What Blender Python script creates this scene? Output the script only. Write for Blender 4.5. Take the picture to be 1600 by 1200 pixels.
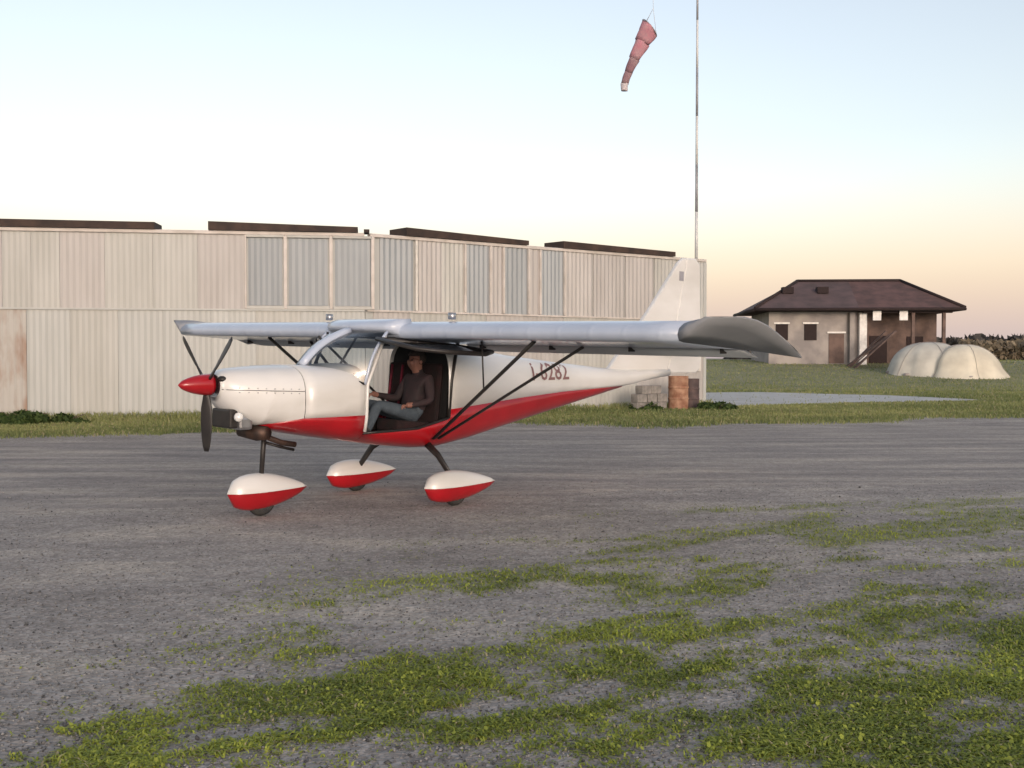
import bpy, bmesh, math, random
import numpy as np
from mathutils import Vector, Matrix, Euler

for o in list(bpy.data.objects):
    bpy.data.objects.remove(o, do_unlink=True)
scene = bpy.context.scene
COL = scene.collection
R = math.radians
random.seed(7)
rng = np.random.default_rng(7)

# ------------------------------------------------------------------ camera
EYE = 1.7
cam_d = bpy.data.cameras.new('camera')
cam = bpy.data.objects.new('camera', cam_d)
COL.objects.link(cam)
cam.location = (0, 0, EYE)
cam.rotation_euler = (R(90) - math.atan(40 / 1600), 0, 0)
cam_d.sensor_width = 36
cam_d.lens = 36
cam_d.clip_end = 6000
scene.camera = cam

# ------------------------------------------------------------------ sky and sun
SUN_AZ = 165.0        # degrees from the view direction, + to the right
SUN_EL = 5.0
world = bpy.data.worlds.new('World')
scene.world = world
world.use_nodes = True
nt = world.node_tree
nt.nodes.clear()
wo = nt.nodes.new('ShaderNodeOutputWorld')
bg = nt.nodes.new('ShaderNodeBackground')
sky = nt.nodes.new('ShaderNodeTexSky')
sky.sky_type = 'NISHITA'
sky.sun_disc = False
sky.sun_elevation = R(SUN_EL)
sky.sun_rotation = R(SUN_AZ)
sky.altitude = 50
sky.air_density = 1.0
sky.dust_density = 2.0
sky.ozone_density = 1.0
bg.inputs['Strength'].default_value = 0.15
# the camera's white balance: softer colours, and the mauve-peach dusk band low over the horizon all round
hsv = nt.nodes.new('ShaderNodeHueSaturation')
hsv.inputs['Saturation'].default_value = 0.64
nt.links.new(sky.outputs[0], hsv.inputs['Color'])
wtc = nt.nodes.new('ShaderNodeTexCoord')
wsep = nt.nodes.new('ShaderNodeSeparateXYZ')
nt.links.new(wtc.outputs['Generated'], wsep.inputs[0])
wr = nt.nodes.new('ShaderNodeValToRGB')
wr.color_ramp.elements[0].position = 0.0
wr.color_ramp.elements[0].color = (1.45, 1.20, 1.24, 1)
wr.color_ramp.elements[1].position = .085
wr.color_ramp.elements[1].color = (2.30, 1.72, 1.27, 1)
nt.links.new(wsep.outputs['Z'], wr.inputs[0])
wm = nt.nodes.new('ShaderNodeMapRange')
wm.interpolation_type = 'SMOOTHSTEP'
wm.inputs[1].default_value = 0.02
wm.inputs[2].default_value = 0.20
wm.inputs[3].default_value = 0.92
wm.inputs[4].default_value = 0.0
nt.links.new(wsep.outputs['Z'], wm.inputs[0])
wx = nt.nodes.new('ShaderNodeMix')
wx.data_type = 'RGBA'
nt.links.new(wm.outputs[0], wx.inputs[0])
wb = nt.nodes.new('ShaderNodeMix')
wb.data_type = 'RGBA'
wb.blend_type = 'MULTIPLY'
wb.inputs[0].default_value = 1.0
wb.inputs[7].default_value = (1.0, .945, .985, 1)
nt.links.new(hsv.outputs[0], wb.inputs[6])
nt.links.new(wb.outputs[2], wx.inputs[6])
nt.links.new(wr.outputs[0], wx.inputs[7])
nt.links.new(wx.outputs[2], bg.inputs['Color'])
nt.links.new(bg.outputs[0], wo.inputs['Surface'])

sun_d = bpy.data.lights.new('sun', 'SUN')
sun_d.energy = 0.5
sun_d.angle = R(20)
sun_d.color = (1.0, 0.93, 0.86)
sun = bpy.data.objects.new('sun', sun_d)
COL.objects.link(sun)
a = R(SUN_AZ)
sdir = Vector((math.sin(a) * math.cos(R(SUN_EL)), math.cos(a) * math.cos(R(SUN_EL)), math.sin(R(SUN_EL))))
sun.rotation_euler = sdir.to_track_quat('Z', 'Y').to_euler()
sun.location = sdir * 200

vs = scene.view_settings
vs.view_transform = 'Standard'
vs.look = 'None'
vs.exposure = 1.5
vs.gamma = 1.0
vs.use_curve_mapping = False


# ------------------------------------------------------------------ helpers
def srgb(r, g, b):
    def c(v):
        v /= 255
        return v / 12.92 if v <= .04045 else ((v + .055) / 1.055) ** 2.4
    return (c(r), c(g), c(b), 1)


def mat(name, col, rough=.6, col2=None, scale=4.0, stretch=(1, 1, 1), metal=0.0, coat=0.0,
        bump=0.0, bscale=60.0, detail=4.0, spec=.5, rand=0.0, contrast=(.35, .65)):
    """Principled surface whose colour drifts between col and col2 with object-space noise."""
    m = bpy.data.materials.new(name)
    m.use_nodes = True
    t = m.node_tree
    b = t.nodes['Principled BSDF']
    b.inputs['Roughness'].default_value = rough
    b.inputs['Metallic'].default_value = metal
    b.inputs['Coat Weight'].default_value = coat
    b.inputs['Coat Roughness'].default_value = .08
    b.inputs['Specular IOR Level'].default_value = spec
    tc = t.nodes.new('ShaderNodeTexCoord')
    mp = t.nodes.new('ShaderNodeMapping')
    mp.inputs['Scale'].default_value = stretch
    t.links.new(tc.outputs['Object'], mp.inputs['Vector'])
    if col2 is None:
        col2 = tuple(c * .82 for c in col[:3]) + (1,)
    nz = t.nodes.new('ShaderNodeTexNoise')
    nz.inputs['Scale'].default_value = scale
    nz.inputs['Detail'].default_value = detail
    t.links.new(mp.outputs[0], nz.inputs['Vector'])
    mr = t.nodes.new('ShaderNodeMapRange')
    mr.inputs[1].default_value = contrast[0]
    mr.inputs[2].default_value = contrast[1]
    t.links.new(nz.outputs[0], mr.inputs[0])
    mx = t.nodes.new('ShaderNodeMix')
    mx.data_type = 'RGBA'
    mx.inputs[6].default_value = col
    mx.inputs[7].default_value = col2
    t.links.new(mr.outputs[0], mx.inputs[0])
    out = mx.outputs[2]
    if rand:
        oi = t.nodes.new('ShaderNodeObjectInfo')
        m2 = t.nodes.new('ShaderNodeMapRange')
        m2.inputs[3].default_value = 1 - rand
        m2.inputs[4].default_value = 1 + rand
        t.links.new(oi.outputs['Random'], m2.inputs[0])
        hs = t.nodes.new('ShaderNodeHueSaturation')
        t.links.new(m2.outputs[0], hs.inputs['Value'])
        t.links.new(out, hs.inputs['Color'])
        out = hs.outputs[0]
    t.links.new(out, b.inputs['Base Color'])
    if bump:
        n2 = t.nodes.new('ShaderNodeTexNoise')
        n2.inputs['Scale'].default_value = bscale
        n2.inputs['Detail'].default_value = 5
        t.links.new(mp.outputs[0], n2.inputs['Vector'])
        bp = t.nodes.new('ShaderNodeBump')
        bp.inputs['Strength'].default_value = bump
        bp.inputs['Distance'].default_value = .02
        t.links.new(n2.outputs[0], bp.inputs['Height'])
        t.links.new(bp.outputs[0], b.inputs['Normal'])
    return m


def glass(name, tint, alpha, rough=.05):
    """thin tinted acrylic: a transparent sheet with a reflecting face"""
    m = bpy.data.materials.new(name)
    m.use_nodes = True
    t = m.node_tree
    t.nodes.clear()
    o = t.nodes.new('ShaderNodeOutputMaterial')
    tr = t.nodes.new('ShaderNodeBsdfTransparent')
    gl = t.nodes.new('ShaderNodeBsdfGlossy')
    tr.inputs[0].default_value = tint
    gl.inputs['Roughness'].default_value = rough
    fr = t.nodes.new('ShaderNodeFresnel')
    fr.inputs['IOR'].default_value = 1.5
    ma = t.nodes.new('ShaderNodeMath')
    ma.operation = 'MULTIPLY_ADD'
    ma.inputs[1].default_value = 1.0
    ma.inputs[2].default_value = alpha
    nz = t.nodes.new('ShaderNodeTexNoise')
    nz.inputs['Scale'].default_value = 3
    bp = t.nodes.new('ShaderNodeBump')
    bp.inputs['Strength'].default_value = .03
    t.links.new(nz.outputs[0], bp.inputs['Height'])
    t.links.new(bp.outputs[0], gl.inputs['Normal'])
    t.links.new(fr.outputs[0], ma.inputs[0])
    mx = t.nodes.new('ShaderNodeMixShader')
    t.links.new(ma.outputs[0], mx.inputs[0])
    t.links.new(tr.outputs[0], mx.inputs[1])
    t.links.new(gl.outputs[0], mx.inputs[2])
    t.links.new(mx.outputs[0], o.inputs['Surface'])
    return m


def link(name, me, m=None, parent=None, smooth=False):
    if m is not None:
        me.materials.append(m)
    if smooth:
        me.polygons.foreach_set('use_smooth', [True] * len(me.polygons))
    o = bpy.data.objects.new(name, me)
    COL.objects.link(o)
    if parent is not None:
        o.parent = parent
    return o


def pyobj(name, verts, faces, m=None, parent=None, smooth=False):
    me = bpy.data.meshes.new(name)
    me.from_pydata([tuple(v) for v in verts], [], [tuple(f) for f in faces])
    me.validate()
    me.update()
    return link(name, me, m, parent, smooth)


def bmobj(name, bm, m=None, parent=None, smooth=False, bevel=0.0, seg=2):
    if bevel:
        bmesh.ops.bevel(bm, geom=list(bm.edges), offset=bevel, segments=seg, affect='EDGES', profile=.6)
    bmesh.ops.recalc_face_normals(bm, faces=bm.faces)
    me = bpy.data.meshes.new(name)
    bm.to_mesh(me)
    bm.free()
    return link(name, me, m, parent, smooth)


def box_bm(cx, cy, cz, sx, sy, sz, bm=None, rot=None):
    bm = bm or bmesh.new()
    M = Matrix.Translation((cx, cy, cz))
    if rot is not None:
        M = M @ Euler(rot).to_matrix().to_4x4()
    bmesh.ops.create_cube(bm, size=1, matrix=M @ Matrix.Diagonal((sx, sy, sz, 1)))
    return bm


def tube_geo(pts, radii, n=10, sq=1.0, caps=True, side=None):
    """tube along pts; sq flattens it across `side`"""
    V, F = [], []
    P = [Vector(p) for p in pts]
    if not hasattr(radii, '__len__'):
        radii = [radii] * len(P)
    for i, p in enumerate(P):
        d = (P[min(i + 1, len(P) - 1)] - P[max(i - 1, 0)]).normalized()
        ref = Vector(side) if side else (Vector((0, 0, 1)) if abs(d.z) < .9 else Vector((1, 0, 0)))
        u = d.cross(ref).normalized()
        v = u.cross(d).normalized()
        for k in range(n):
            an = 2 * math.pi * k / n
            V.append(p + u * math.cos(an) * radii[i] * sq + v * math.sin(an) * radii[i])
    for i in range(len(P) - 1):
        for k in range(n):
            F.append((i * n + k, i * n + (k + 1) % n, (i + 1) * n + (k + 1) % n, (i + 1) * n + k))
    if caps:
        F.append(tuple(range(n - 1, -1, -1)))
        F.append(tuple((len(P) - 1) * n + k for k in range(n)))
    return V, F


def tube(name, pts, radii, m, parent=None, n=10, sq=1.0, side=None):
    V, F = tube_geo(pts, radii, n, sq, True, side)
    return pyobj(name, V, F, m, parent, True)


def loft(rings, closed=True, cap0=False, cap1=False):
    n = len(rings[0])
    V = [v for r in rings for v in r]
    F = []
    for i in range(len(rings) - 1):
        for k in range(n if closed else n - 1):
            F.append((i * n + k, i * n + (k + 1) % n, (i + 1) * n + (k + 1) % n, (i + 1) * n + k))
    if cap0:
        F.append(tuple(range(n - 1, -1, -1)))
    if cap1:
        F.append(tuple((len(rings) - 1) * n + k for k in range(n)))
    return V, F


def solidify(o, th, off=-1):
    md = o.modifiers.new('thickness', 'SOLIDIFY')
    md.thickness = th
    md.offset = off
    return o


def tag(o, label, cat, group=None, kind=None):
    if label:
        o['label'] = label
    if cat:
        o['category'] = cat
    if group:
        o['group'] = group
    if kind:
        o['kind'] = kind
    return o


def thing(name, loc, label, cat, rot=(0, 0, 0), group=None):
    o = bpy.data.objects.new(name, None)
    o.empty_display_size = .3
    COL.objects.link(o)
    o.location = loc
    o.rotation_euler = rot
    return tag(o, label, cat, group)


_lat = np.random.default_rng(11).random((256, 256))


def vnoise(x, y):
    xi = np.floor(x).astype(int); yi = np.floor(y).astype(int)
    fx = x - xi; fy = y - yi
    fx = fx * fx * (3 - 2 * fx); fy = fy * fy * (3 - 2 * fy)
    g = lambda i, j: _lat[i % 256, j % 256]
    return (g(xi, yi) * (1 - fx) + g(xi + 1, yi) * fx) * (1 - fy) + (g(xi, yi + 1) * (1 - fx) + g(xi + 1, yi + 1) * fx) * fy


def fbm(x, y, o=4):
    s = 0; a = .5; t = 0
    for k in range(o):
        s = s + a * vnoise(x * 2 ** k + 17 * k, y * 2 ** k + 31 * k); t += a; a *= .55
    return s / t


def sstep(a, b, x):
    t = np.clip((x - a) / (b - a), 0, 1)
    return t * t * (3 - 2 * t)


# ------------------------------------------------------------------ terrain
def ground_z(X, Y):
    X = np.asarray(X, float); Y = np.asarray(Y, float)
    bank = 1.5 * sstep(53, 84, Y) * sstep(2, 14, X)
    ripple = (fbm(X * .8, Y * .8, 3) - .5) * .035 * sstep(9.8, 7.5, Y)
    return bank + ripple


# edge of the weedy verge: Y -> X where the bare gravel gives way to grass
VY = np.array([2.5, 4.3, 5.2, 6.0, 7.0, 8.2, 9.2, 10.3, 11.2, 11.9, 12.6, 14.0])
VX = np.array([-1.9, -1.7, -1.75, -1.75, -1.5, -1.2, -.85, .2, .9, 2.6, 5.0, 9.0])


def grass_mask(X, Y):
    """0..1 cover of low weeds and grass on the near verge"""
    e = np.interp(Y, VY, VX)
    d = X - e
    inside = sstep(-1.1, 1.3, d) * sstep(14.2, 11.8, Y)
    sk = Y - .50 * X
    al = X + .50 * Y
    n = fbm(al * .55 + 3.1, sk * 1.25 + 8.0, 3) * .46 + fbm(al * 1.7 + 9, sk * 4.2, 3) * .34 + fbm(X * 8 + 4, Y * 9, 2) * .20
    far = sstep(6.5, 10.5, Y)
    th = .521 + .030 * far - .062 * sstep(0.3, 2.6, d) - .012 * sstep(6.2, 4.6, Y)
    g = (.80 * sstep(th - .06, th + .13, n) + .17 * sstep(th - .16, th, n)) * inside
    bl = .8 * sstep(5.3, 4.5, Y) * sstep(-3.0, -1.8, X) * sstep(.48, .57, n)
    return np.clip(np.maximum(g, bl), 0, 1)


def hangar_front(X):
    X = np.asarray(X, float)
    return np.where(X < -4.2, 29.4 + (X + 4.2) * .143, 29.4 + (X + 4.2) * .696)


def strip_mask(X, Y):
    """grass along the foot of the hangar and on the bank beyond"""
    n = fbm(X * .5 + 40, Y * .5 + 12, 4)
    hf = hangar_front(np.minimum(X, 7.0))
    near = np.interp(X, [-30, -12, -8, -4, 0, 3, 7, 12, 20, 40], [20.6, 21.4, 22.6, 24.6, 26.0, 25.2, 26.2, 28.5, 29.5, 30.0])
    s = sstep(near - .6, near + 1.6, Y + (n - .5) * 3.0)
    return s * sstep(.16, .36, n + .12)


xs = np.concatenate([-np.geomspace(12, 1500, 60)[::-1], np.arange(-11.9, 11.95, .1), np.geomspace(12, 1500, 60)])
ys = np.concatenate([-np.geomspace(2, 300, 20)[::-1], np.arange(-1.6, 3.0, .4), np.arange(3.0, 16, .1), np.arange(16, 40, .4), np.arange(40, 100, 1.5), np.geomspace(100, 3500, 40)])
GX, GY = np.meshgrid(xs, ys)
GZ = ground_z(GX, GY)
nx, ny = len(xs), len(ys)
V = np.stack([GX.ravel(), GY.ravel(), GZ.ravel()], 1)
ii, jj = np.meshgrid(np.arange(nx - 1), np.arange(ny - 1))
q = (jj * nx + ii).ravel()
F = np.stack([q, q + 1, q + nx + 1, q + nx], 1)


def np_mesh(name, V, F):
    me = bpy.data.meshes.new(name)
    k = F.shape[1]
    me.vertices.add(len(V)); me.vertices.foreach_set('co', V.astype(np.float32).ravel())
    me.loops.add(F.size); me.loops.foreach_set('vertex_index', F.astype(np.int32).ravel())
    me.polygons.add(len(F))
    me.polygons.foreach_set('loop_start', (np.arange(len(F)) * k).astype(np.int32))
    me.polygons.foreach_set('loop_total', np.full(len(F), k, np.int32))
    me.update(calc_edges=True)
    return me


def ground_material(name, kind):
    m = bpy.data.materials.new(name)
    m.use_nodes = True
    t = m.node_tree
    b = t.nodes['Principled BSDF']
    b.inputs['Roughness'].default_value = .95
    b.inputs['Specular IOR Level'].default_value = .15
    tc = t.nodes.new('ShaderNodeTexCoord')

    def noise(scale, detail=4, st=(1, 1, 1), rough=.6):
        mp = t.nodes.new('ShaderNodeMapping'); mp.inputs['Scale'].default_value = st
        t.links.new(tc.outputs['Object'], mp.inputs[0])
        n = t.nodes.new('ShaderNodeTexNoise')
        n.inputs['Scale'].default_value = scale; n.inputs['Detail'].default_value = detail
        n.inputs['Roughness'].default_value = rough
        t.links.new(mp.outputs[0], n.inputs['Vector'])
        return n.outputs[0]

    def ramp(fac, stops):
        r = t.nodes.new('ShaderNodeValToRGB')
        e = r.color_ramp.elements
        while len(e) < len(stops):
            e.new(.5)
        for i, (p, c) in enumerate(stops):
            e[i].position = p; e[i].color = c
        t.links.new(fac, r.inputs[0])
        return r.outputs[0]

    def mix(fac, c1, c2, mode='MIX'):
        x = t.nodes.new('ShaderNodeMix'); x.data_type = 'RGBA'; x.blend_type = mode
        for s, v in ((0, fac), (6, c1), (7, c2)):
            if hasattr(v, 'is_linked'):
                t.links.new(v, x.inputs[s])
            else:
                x.inputs[s].default_value = v
        return x.outputs[2]

    def maprange(v, a, b_, c=0., d=1.):
        r = t.nodes.new('ShaderNodeMapRange')
        for i, k in enumerate((a, b_, c, d)):
            r.inputs[i + 1].default_value = k
        t.links.new(v, r.inputs[0])
        return r.outputs[0]

    if kind == 'ground':
        big = noise(.45, 5, (1, 2.2, 1))
        base = ramp(big, [(.30, (0.283, 0.256, 0.233, 1)), (.5, (0.377, 0.343, 0.312, 1)), (.72, (0.519, 0.461, 0.391, 1))])
    else:
        big = noise(.30, 6, (1, 5.5, 1))
        base = ramp(big, [(.30, (0.255, 0.233, 0.219, 1)), (.5, (0.350, 0.319, 0.292, 1)), (.66, (0.482, 0.426, 0.369, 1))])
    # stones of many greys
    vo = t.nodes.new('ShaderNodeTexVoronoi'); vo.inputs['Scale'].default_value = 42
    t.links.new(tc.outputs['Object'], vo.inputs['Vector'])
    bw = t.nodes.new('ShaderNodeRGBToBW'); t.links.new(vo.outputs['Color'], bw.inputs[0])
    st = ramp(bw.outputs[0], [(.1, (.55, .55, .56, 1)), (.55, (1, 1, 1, 1)), (.93, (1.55, 1.55, 1.6, 1))])
    base = mix(.60 if kind == 'ground' else .35, base, st, 'MULTIPLY')
    med = noise(6.5, 4)
    base = mix(.6, base, ramp(med, [(.3, (.72, .71, .70, 1)), (.7, (1.2, 1.2, 1.19, 1))]), 'MULTIPLY')
    if kind == 'ground':
        at = t.nodes.new('ShaderNodeAttribute'); at.attribute_name = 'cover'
        soil = ramp(noise(9, 4), [(.3, (.170, .190, .075, 1)), (.7, (.290, .300, .160, 1))])
        base = mix(maprange(at.outputs['Fac'], .15, 1.0, 0, .7), base, soil)
    t.links.new(base, b.inputs['Base Color'])
    bp = t.nodes.new('ShaderNodeBump'); bp.inputs['Strength'].default_value = .7; bp.inputs['Distance'].default_value = .012
    t.links.new(vo.outputs['Distance'], bp.inputs['Height'])
    bp2 = t.nodes.new('ShaderNodeBump'); bp2.inputs['Strength'].default_value = .5; bp2.inputs['Distance'].default_value = .05
    t.links.new(med, bp2.inputs['Height']); t.links.new(bp.outputs[0], bp2.inputs['Normal'])
    t.links.new(bp2.outputs[0], b.inputs['Normal'])
    return m


me = np_mesh('ground', V, F)
at = me.attributes.new('cover', 'FLOAT', 'POINT')
cover = np.maximum(grass_mask(V[:, 0], V[:, 1]), strip_mask(V[:, 0], V[:, 1]))
at.data.foreach_set('value', cover.astype(np.float32))
ground = link('ground', me, ground_material('gravel_ground', 'ground'), None, True)
ground['kind'] = 'structure'

# apron: worn tarmac between the verge and the hangar, irregular edges
ax = np.arange(-60, 60.1, .5)
near_e = np.interp(ax, [-60, -10, -4, 0, 3, 8, 60], [9.4, 10.6, 11.6, 12.6, 13.1, 13.6, 15]) + (fbm(ax * .7, ax * 0 + 3, 4) - .5) * 1.6
far_e = np.interp(ax, [-60, -12, -8, -4, 0, 3, 8, 14, 60], [19.2, 20.0, 21.3, 23.4, 24.6, 24.0, 25.2, 27.0, 29]) + (fbm(ax * .7, ax * 0 + 9, 4) - .5) * 1.2
rows = np.linspace(0, 1, 36)
AX = np.repeat(ax[None], len(rows), 0)
AY = near_e[None] * (1 - rows[:, None]) + far_e[None] * rows[:, None]
AZ = ground_z(AX, AY) + .006
AZ[0] -= .012          # the worn edge dips into the gravel
AZ[-1] -= .012
nax = len(ax)
V = np.stack([AX.ravel(), AY.ravel(), AZ.ravel()], 1)
ii, jj = np.meshgrid(np.arange(nax - 1), np.arange(len(rows) - 1))
q = (jj * nax + ii).ravel()
apron = link('apron', np_mesh('apron', V, np.stack([q, q + 1, q + nax + 1, q + nax], 1)), ground_material('worn_tarmac', 'apron'), None, True)
apron['kind'] = 'structure'

# pale concrete path across the far grass
M_conc = mat('path_concrete', (.56, .55, .53, 1), .9, (.46, .45, .43, 1), 1.2, bump=.3)
px_ = np.linspace(7.6, 19, 34)
wob = (fbm(px_ * .6, px_ * 0 + 5, 3) - .5)
p0 = 36.5 + (px_ - 7.6) * .42 + wob * 1.2
p1 = np.interp(px_, [7.6, 12, 17, 19], [50, 51, 47, 42]) + wob
pv, pf = [], []
for i, x in enumerate(px_):
    for k in range(6):
        y = p0[i] + (p1[i] - p0[i]) * k / 5
        pv.append((x, y, float(ground_z(x, y)) + .02))
for i in range(len(px_) - 1):
    for k in range(5):
        pf.append((i * 6 + k, (i + 1) * 6 + k, (i + 1) * 6 + k + 1, i * 6 + k + 1))
path = pyobj('path', pv, pf, M_conc)
path['kind'] = 'structure'

# ------------------------------------------------------------------ hangar
A0 = Vector((-24.0, 29.4 + (-24 + 4.2) * .143, 0)); A1 = Vector((-4.2, 29.4, 0)); B1 = Vector((7.0, 37.2, 0))
WALL_TOP = 5.2
SEAM = 3.08
M_sheet = [mat('sheet_cream', srgb(184, 183, 178), .55, srgb(168, 167, 161), 1.4, (1.5, 1.5, .25), rand=.05, bump=.25, bscale=3, contrast=(.28, .72), detail=7),
           mat('sheet_grey', srgb(155, 160, 163), .45, srgb(143, 148, 151), 1.6, (1.5, 1.5, .3), rand=.05, bump=.25, bscale=3, contrast=(.28, .72), detail=7),
           mat('sheet_peach', srgb(184, 180, 177), .55, srgb(168, 163, 159), 1.7, (1.6, 1.6, .25), rand=.06, bump=.25, bscale=3, contrast=(.28, .72), detail=7),
           mat('sheet_pale', srgb(183, 184, 181), .5, srgb(169, 170, 166), 1.4, (1.5, 1.5, .25), rand=.04, bump=.25, bscale=3, contrast=(.28, .72), detail=7)]
M_rust = mat('sheet_rusty', srgb(178, 174, 168), .7, srgb(150, 126, 110), 1.3, (1.6, 1.6, .5), rand=.03, contrast=(.42, .62))
M_dark = mat('roof_edge_brown', srgb(70, 54, 46), .8, srgb(48, 38, 34), 3, bump=.2)
M_frame = mat('frame_white', srgb(226, 222, 214), .5, srgb(204, 200, 192), 3)
M_cope = mat('coping_cream', srgb(208, 200, 194), .6, srgb(186, 178, 170), 2, (1, 1, 1))
M_roofpale = mat('roof_pale', srgb(186, 180, 172), .7)
M_inside = mat('back_dark', (.10, .09, .085, 1), .9)


def facade(name, P, Q, label, plan_up, plan_lo, parent_mats=None):
    """P..Q foot of the wall. plan: list of (u0, u1, material index, corrugation count)"""
    d = (Q - P); L = d.length
    ang = math.atan2(d.y, d.x)
    root = thing(name, P, label, 'hangar', (0, 0, ang))
    return root, L


def sheet(parent, u0, u1, z0, z1, m, ribs, depth=.013, proud=0.0, name='sheet'):
    """one corrugated sheet: real waves along its width; local x along the wall, -y outwards"""
    n = ribs * 4
    V = []
    for k in range(n + 1):
        u = u0 + (u1 - u0) * k / n
        y = -proud - depth * .5 * (1 + math.cos(2 * math.pi * k / 4 + math.pi)) * (1 if ribs > 1 else 0)
        for z in (z0, z1):
            V.append((u, y, z))
    F = [(2 * k, 2 * k + 2, 2 * k + 3, 2 * k + 1) for k in range(n)]
    # return edges to the wall so that the sheet has thickness
    b0 = len(V)
    V += [(u0, .03, z0), (u0, .03, z1), (u1, .03, z0), (u1, .03, z1)]
    F += [(0, 1, b0 + 1, b0), (2 * n, b0 + 2, b0 + 3, 2 * n + 1)]
    o = pyobj(name, V, F, m, parent)
    return o


def px_u(P, Q, px):
    """distance along the wall foot P->Q that the sight line at column px meets"""
    a = (px - 800) / 1600
    d = (Q - P); L = d.length; d = d / L
    t = (a * P.y - P.x) / (d.x - a * d.y)
    return t


def back_block(parent, L, depth, top, taper=0):
    V = [(0.02, .035, 0), (L - .02, .035, 0), (L - .02, depth, 0), (0.02, depth, 0)]
    V += [(v[0], v[1], top) for v in V]
    F = [(0, 1, 5, 4), (1, 2, 6, 5), (2, 3, 7, 6), (3, 0, 4, 7), (4, 5, 6, 7)]
    return pyobj('wall', V, F, M_sheet[3], parent)


def coping(parent, u0, u1, z, name='coping'):
    bm = box_bm((u0 + u1) / 2, .02, z + .03, u1 - u0 - .01, .20, .10)
    return bmobj(name, bm, M_cope, parent, bevel=.012, seg=1)


def roof_edge(parent, u0, u1, z0, z1, h0, h1, depth=.9):
    """dark roof sheet end standing over the coping; its top runs from z0+h0 to z1+h1"""
    y0 = -.16
    V = [(u0, y0, z0), (u1, y0, z1), (u1, y0, z1 + h1), (u0, y0, z0 + h0),
         (u0, depth, z0 + .03), (u1, depth, z1 + .03), (u1, depth, z1 + h1 + .03), (u0, depth, z0 + h0 + .03)]
    F = [(0, 1, 2, 3), (5, 4, 7, 6), (3, 2, 6, 7), (1, 0, 4, 5), (0, 3, 7, 4), (1, 5, 6, 2)]
    return pyobj('roof_edge', V, F, M_dark, parent)


# left hangar (long, almost square to the view)
LA = (A1 - A0).length
hA, _ = facade('hangar', A0, A1, 'long pale corrugated metal hangar with a row of grey upper panels', None, None)
uA = lambda p: px_u(A0, A1, p)
u = LA
back_block(hA, LA, 14, WALL_TOP)
edges = [-290, -215, -140, -65, 5, 50, 95, 165, 240, 310, 385]
for i in range(len(edges) - 1):
    a0, a1 = uA(edges[i]), uA(edges[i + 1])
    w = a1 - a0
    sheet(hA, a0 + .004, a1 - .004, SEAM, WALL_TOP - .02, M_sheet[0] if i % 3 else M_sheet[2], max(4, round(w / .16)), proud=.004 * (i % 2))
sheet(hA, .02, uA(-290) - .004, SEAM, WALL_TOP - .02, M_sheet[0], 6)
for (a, b) in ((389, 442), (452, 513), (524, 579)):
    sheet(hA, uA(a), uA(b), SEAM + .12, WALL_TOP - .10, M_sheet[1], 6, .02, 0, 'panel')
    bmobj('panel_sill', box_bm((uA(a) + uA(b)) / 2, -.03, SEAM + .06, uA(b) - uA(a) + .1, .09, .10), M_sheet[0], hA, bevel=.01, seg=1)
    bmobj('panel_head', box_bm((uA(a) + uA(b)) / 2, -.03, WALL_TOP - .05, uA(b) - uA(a) + .1, .09, .08), M_sheet[0], hA, bevel=.01, seg=1)
for p in (385, 447, 518, 583):
    bmobj('mullion', box_bm(uA(p), -.025, (SEAM + WALL_TOP) / 2, .10 if p != 385 else .05, .07, WALL_TOP - SEAM - .04), M_cope, hA, bevel=.012, seg=1)
lo = [-290, -200, -110, -20, 42, 110, 185, 255, 330, 400, 470, 540, 588]
for i in range(len(lo) - 1):
    a0, a1 = uA(lo[i]), min(uA(lo[i + 1]), LA - .02)
    mm = M_rust if i == 3 else M_sheet[(3, 0, 3, 3)[i % 4]]
    sheet(hA, a0 + .004, a1 - .004, .05, SEAM - .02, mm, max(4, round((a1 - a0) / .16)), proud=.004 * (i % 2))
sheet(hA, .02, uA(-290) - .004, .05, SEAM - .02, M_sheet[3], 6)
bmobj('flashing', box_bm(LA / 2, -.045, SEAM - .01, LA - .04, .03, .05), M_sheet[3], hA)
coping(hA, .0, LA - .02, WALL_TOP)
bmobj('plinth', box_bm(LA / 2, -.02, .06, LA - .04, .09, .12), M_conc, hA)
roof_edge(hA, .0, uA(245), WALL_TOP + .085, WALL_TOP + .085, .24, .19)
roof_edge(hA, uA(328), uA(560), WALL_TOP + .085, WALL_TOP + .085, .24, .15)
roof_edge(hA, uA(578), min(uA(604), LA - .04), WALL_TOP + .085, WALL_TOP + .085, .09, .09, .6)

# right hangar wing, turned away
LB = (B1 - A1).length
hB, _ = facade('hangar', A1, B1, 'receding corrugated hangar wing of alternating peach and grey sheets behind the aircraft tail', None, None)
uB = lambda p: px_u(A1, B1, p)
back_block(hB, LB, 13, WALL_TOP)
plan = [(586, 590, 0), (594, 646, 1), (654, 690, 2), (690, 725, 0), (728, 764, 1), (766, 785, 2), (787, 824, 1), (826, 842, 2), (844, 880, 1),
        (882, 925, 2), (927, 975, 2), (977, 1020, 2), (1022, 1062, 0), (1064, 1099, 3)]
for i, (p, q_, k) in enumerate(plan):
    a0, a1 = max(uB(p), .03), min(uB(q_), LB - .02)
    if a1 - a0 < .1:
        continue
    sheet(hB, a0, a1, SEAM, WALL_TOP - .02, M_sheet[k], max(2, round((a1 - a0) / .17)), .030, .008 if k != 1 else 0, 'sheet')
for p in (650, 726, 765.5, 786, 825, 843, 881):
    bmobj('batten', box_bm(uB(p), -.03, (SEAM + WALL_TOP) / 2, .07, .10, WALL_TOP - SEAM - .05), M_frame if p in (650,) else M_cope, hB, bevel=.01, seg=1)
lo = [584, 640, 700, 760, 820, 880, 940, 995, 1050, 1099.5]
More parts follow.
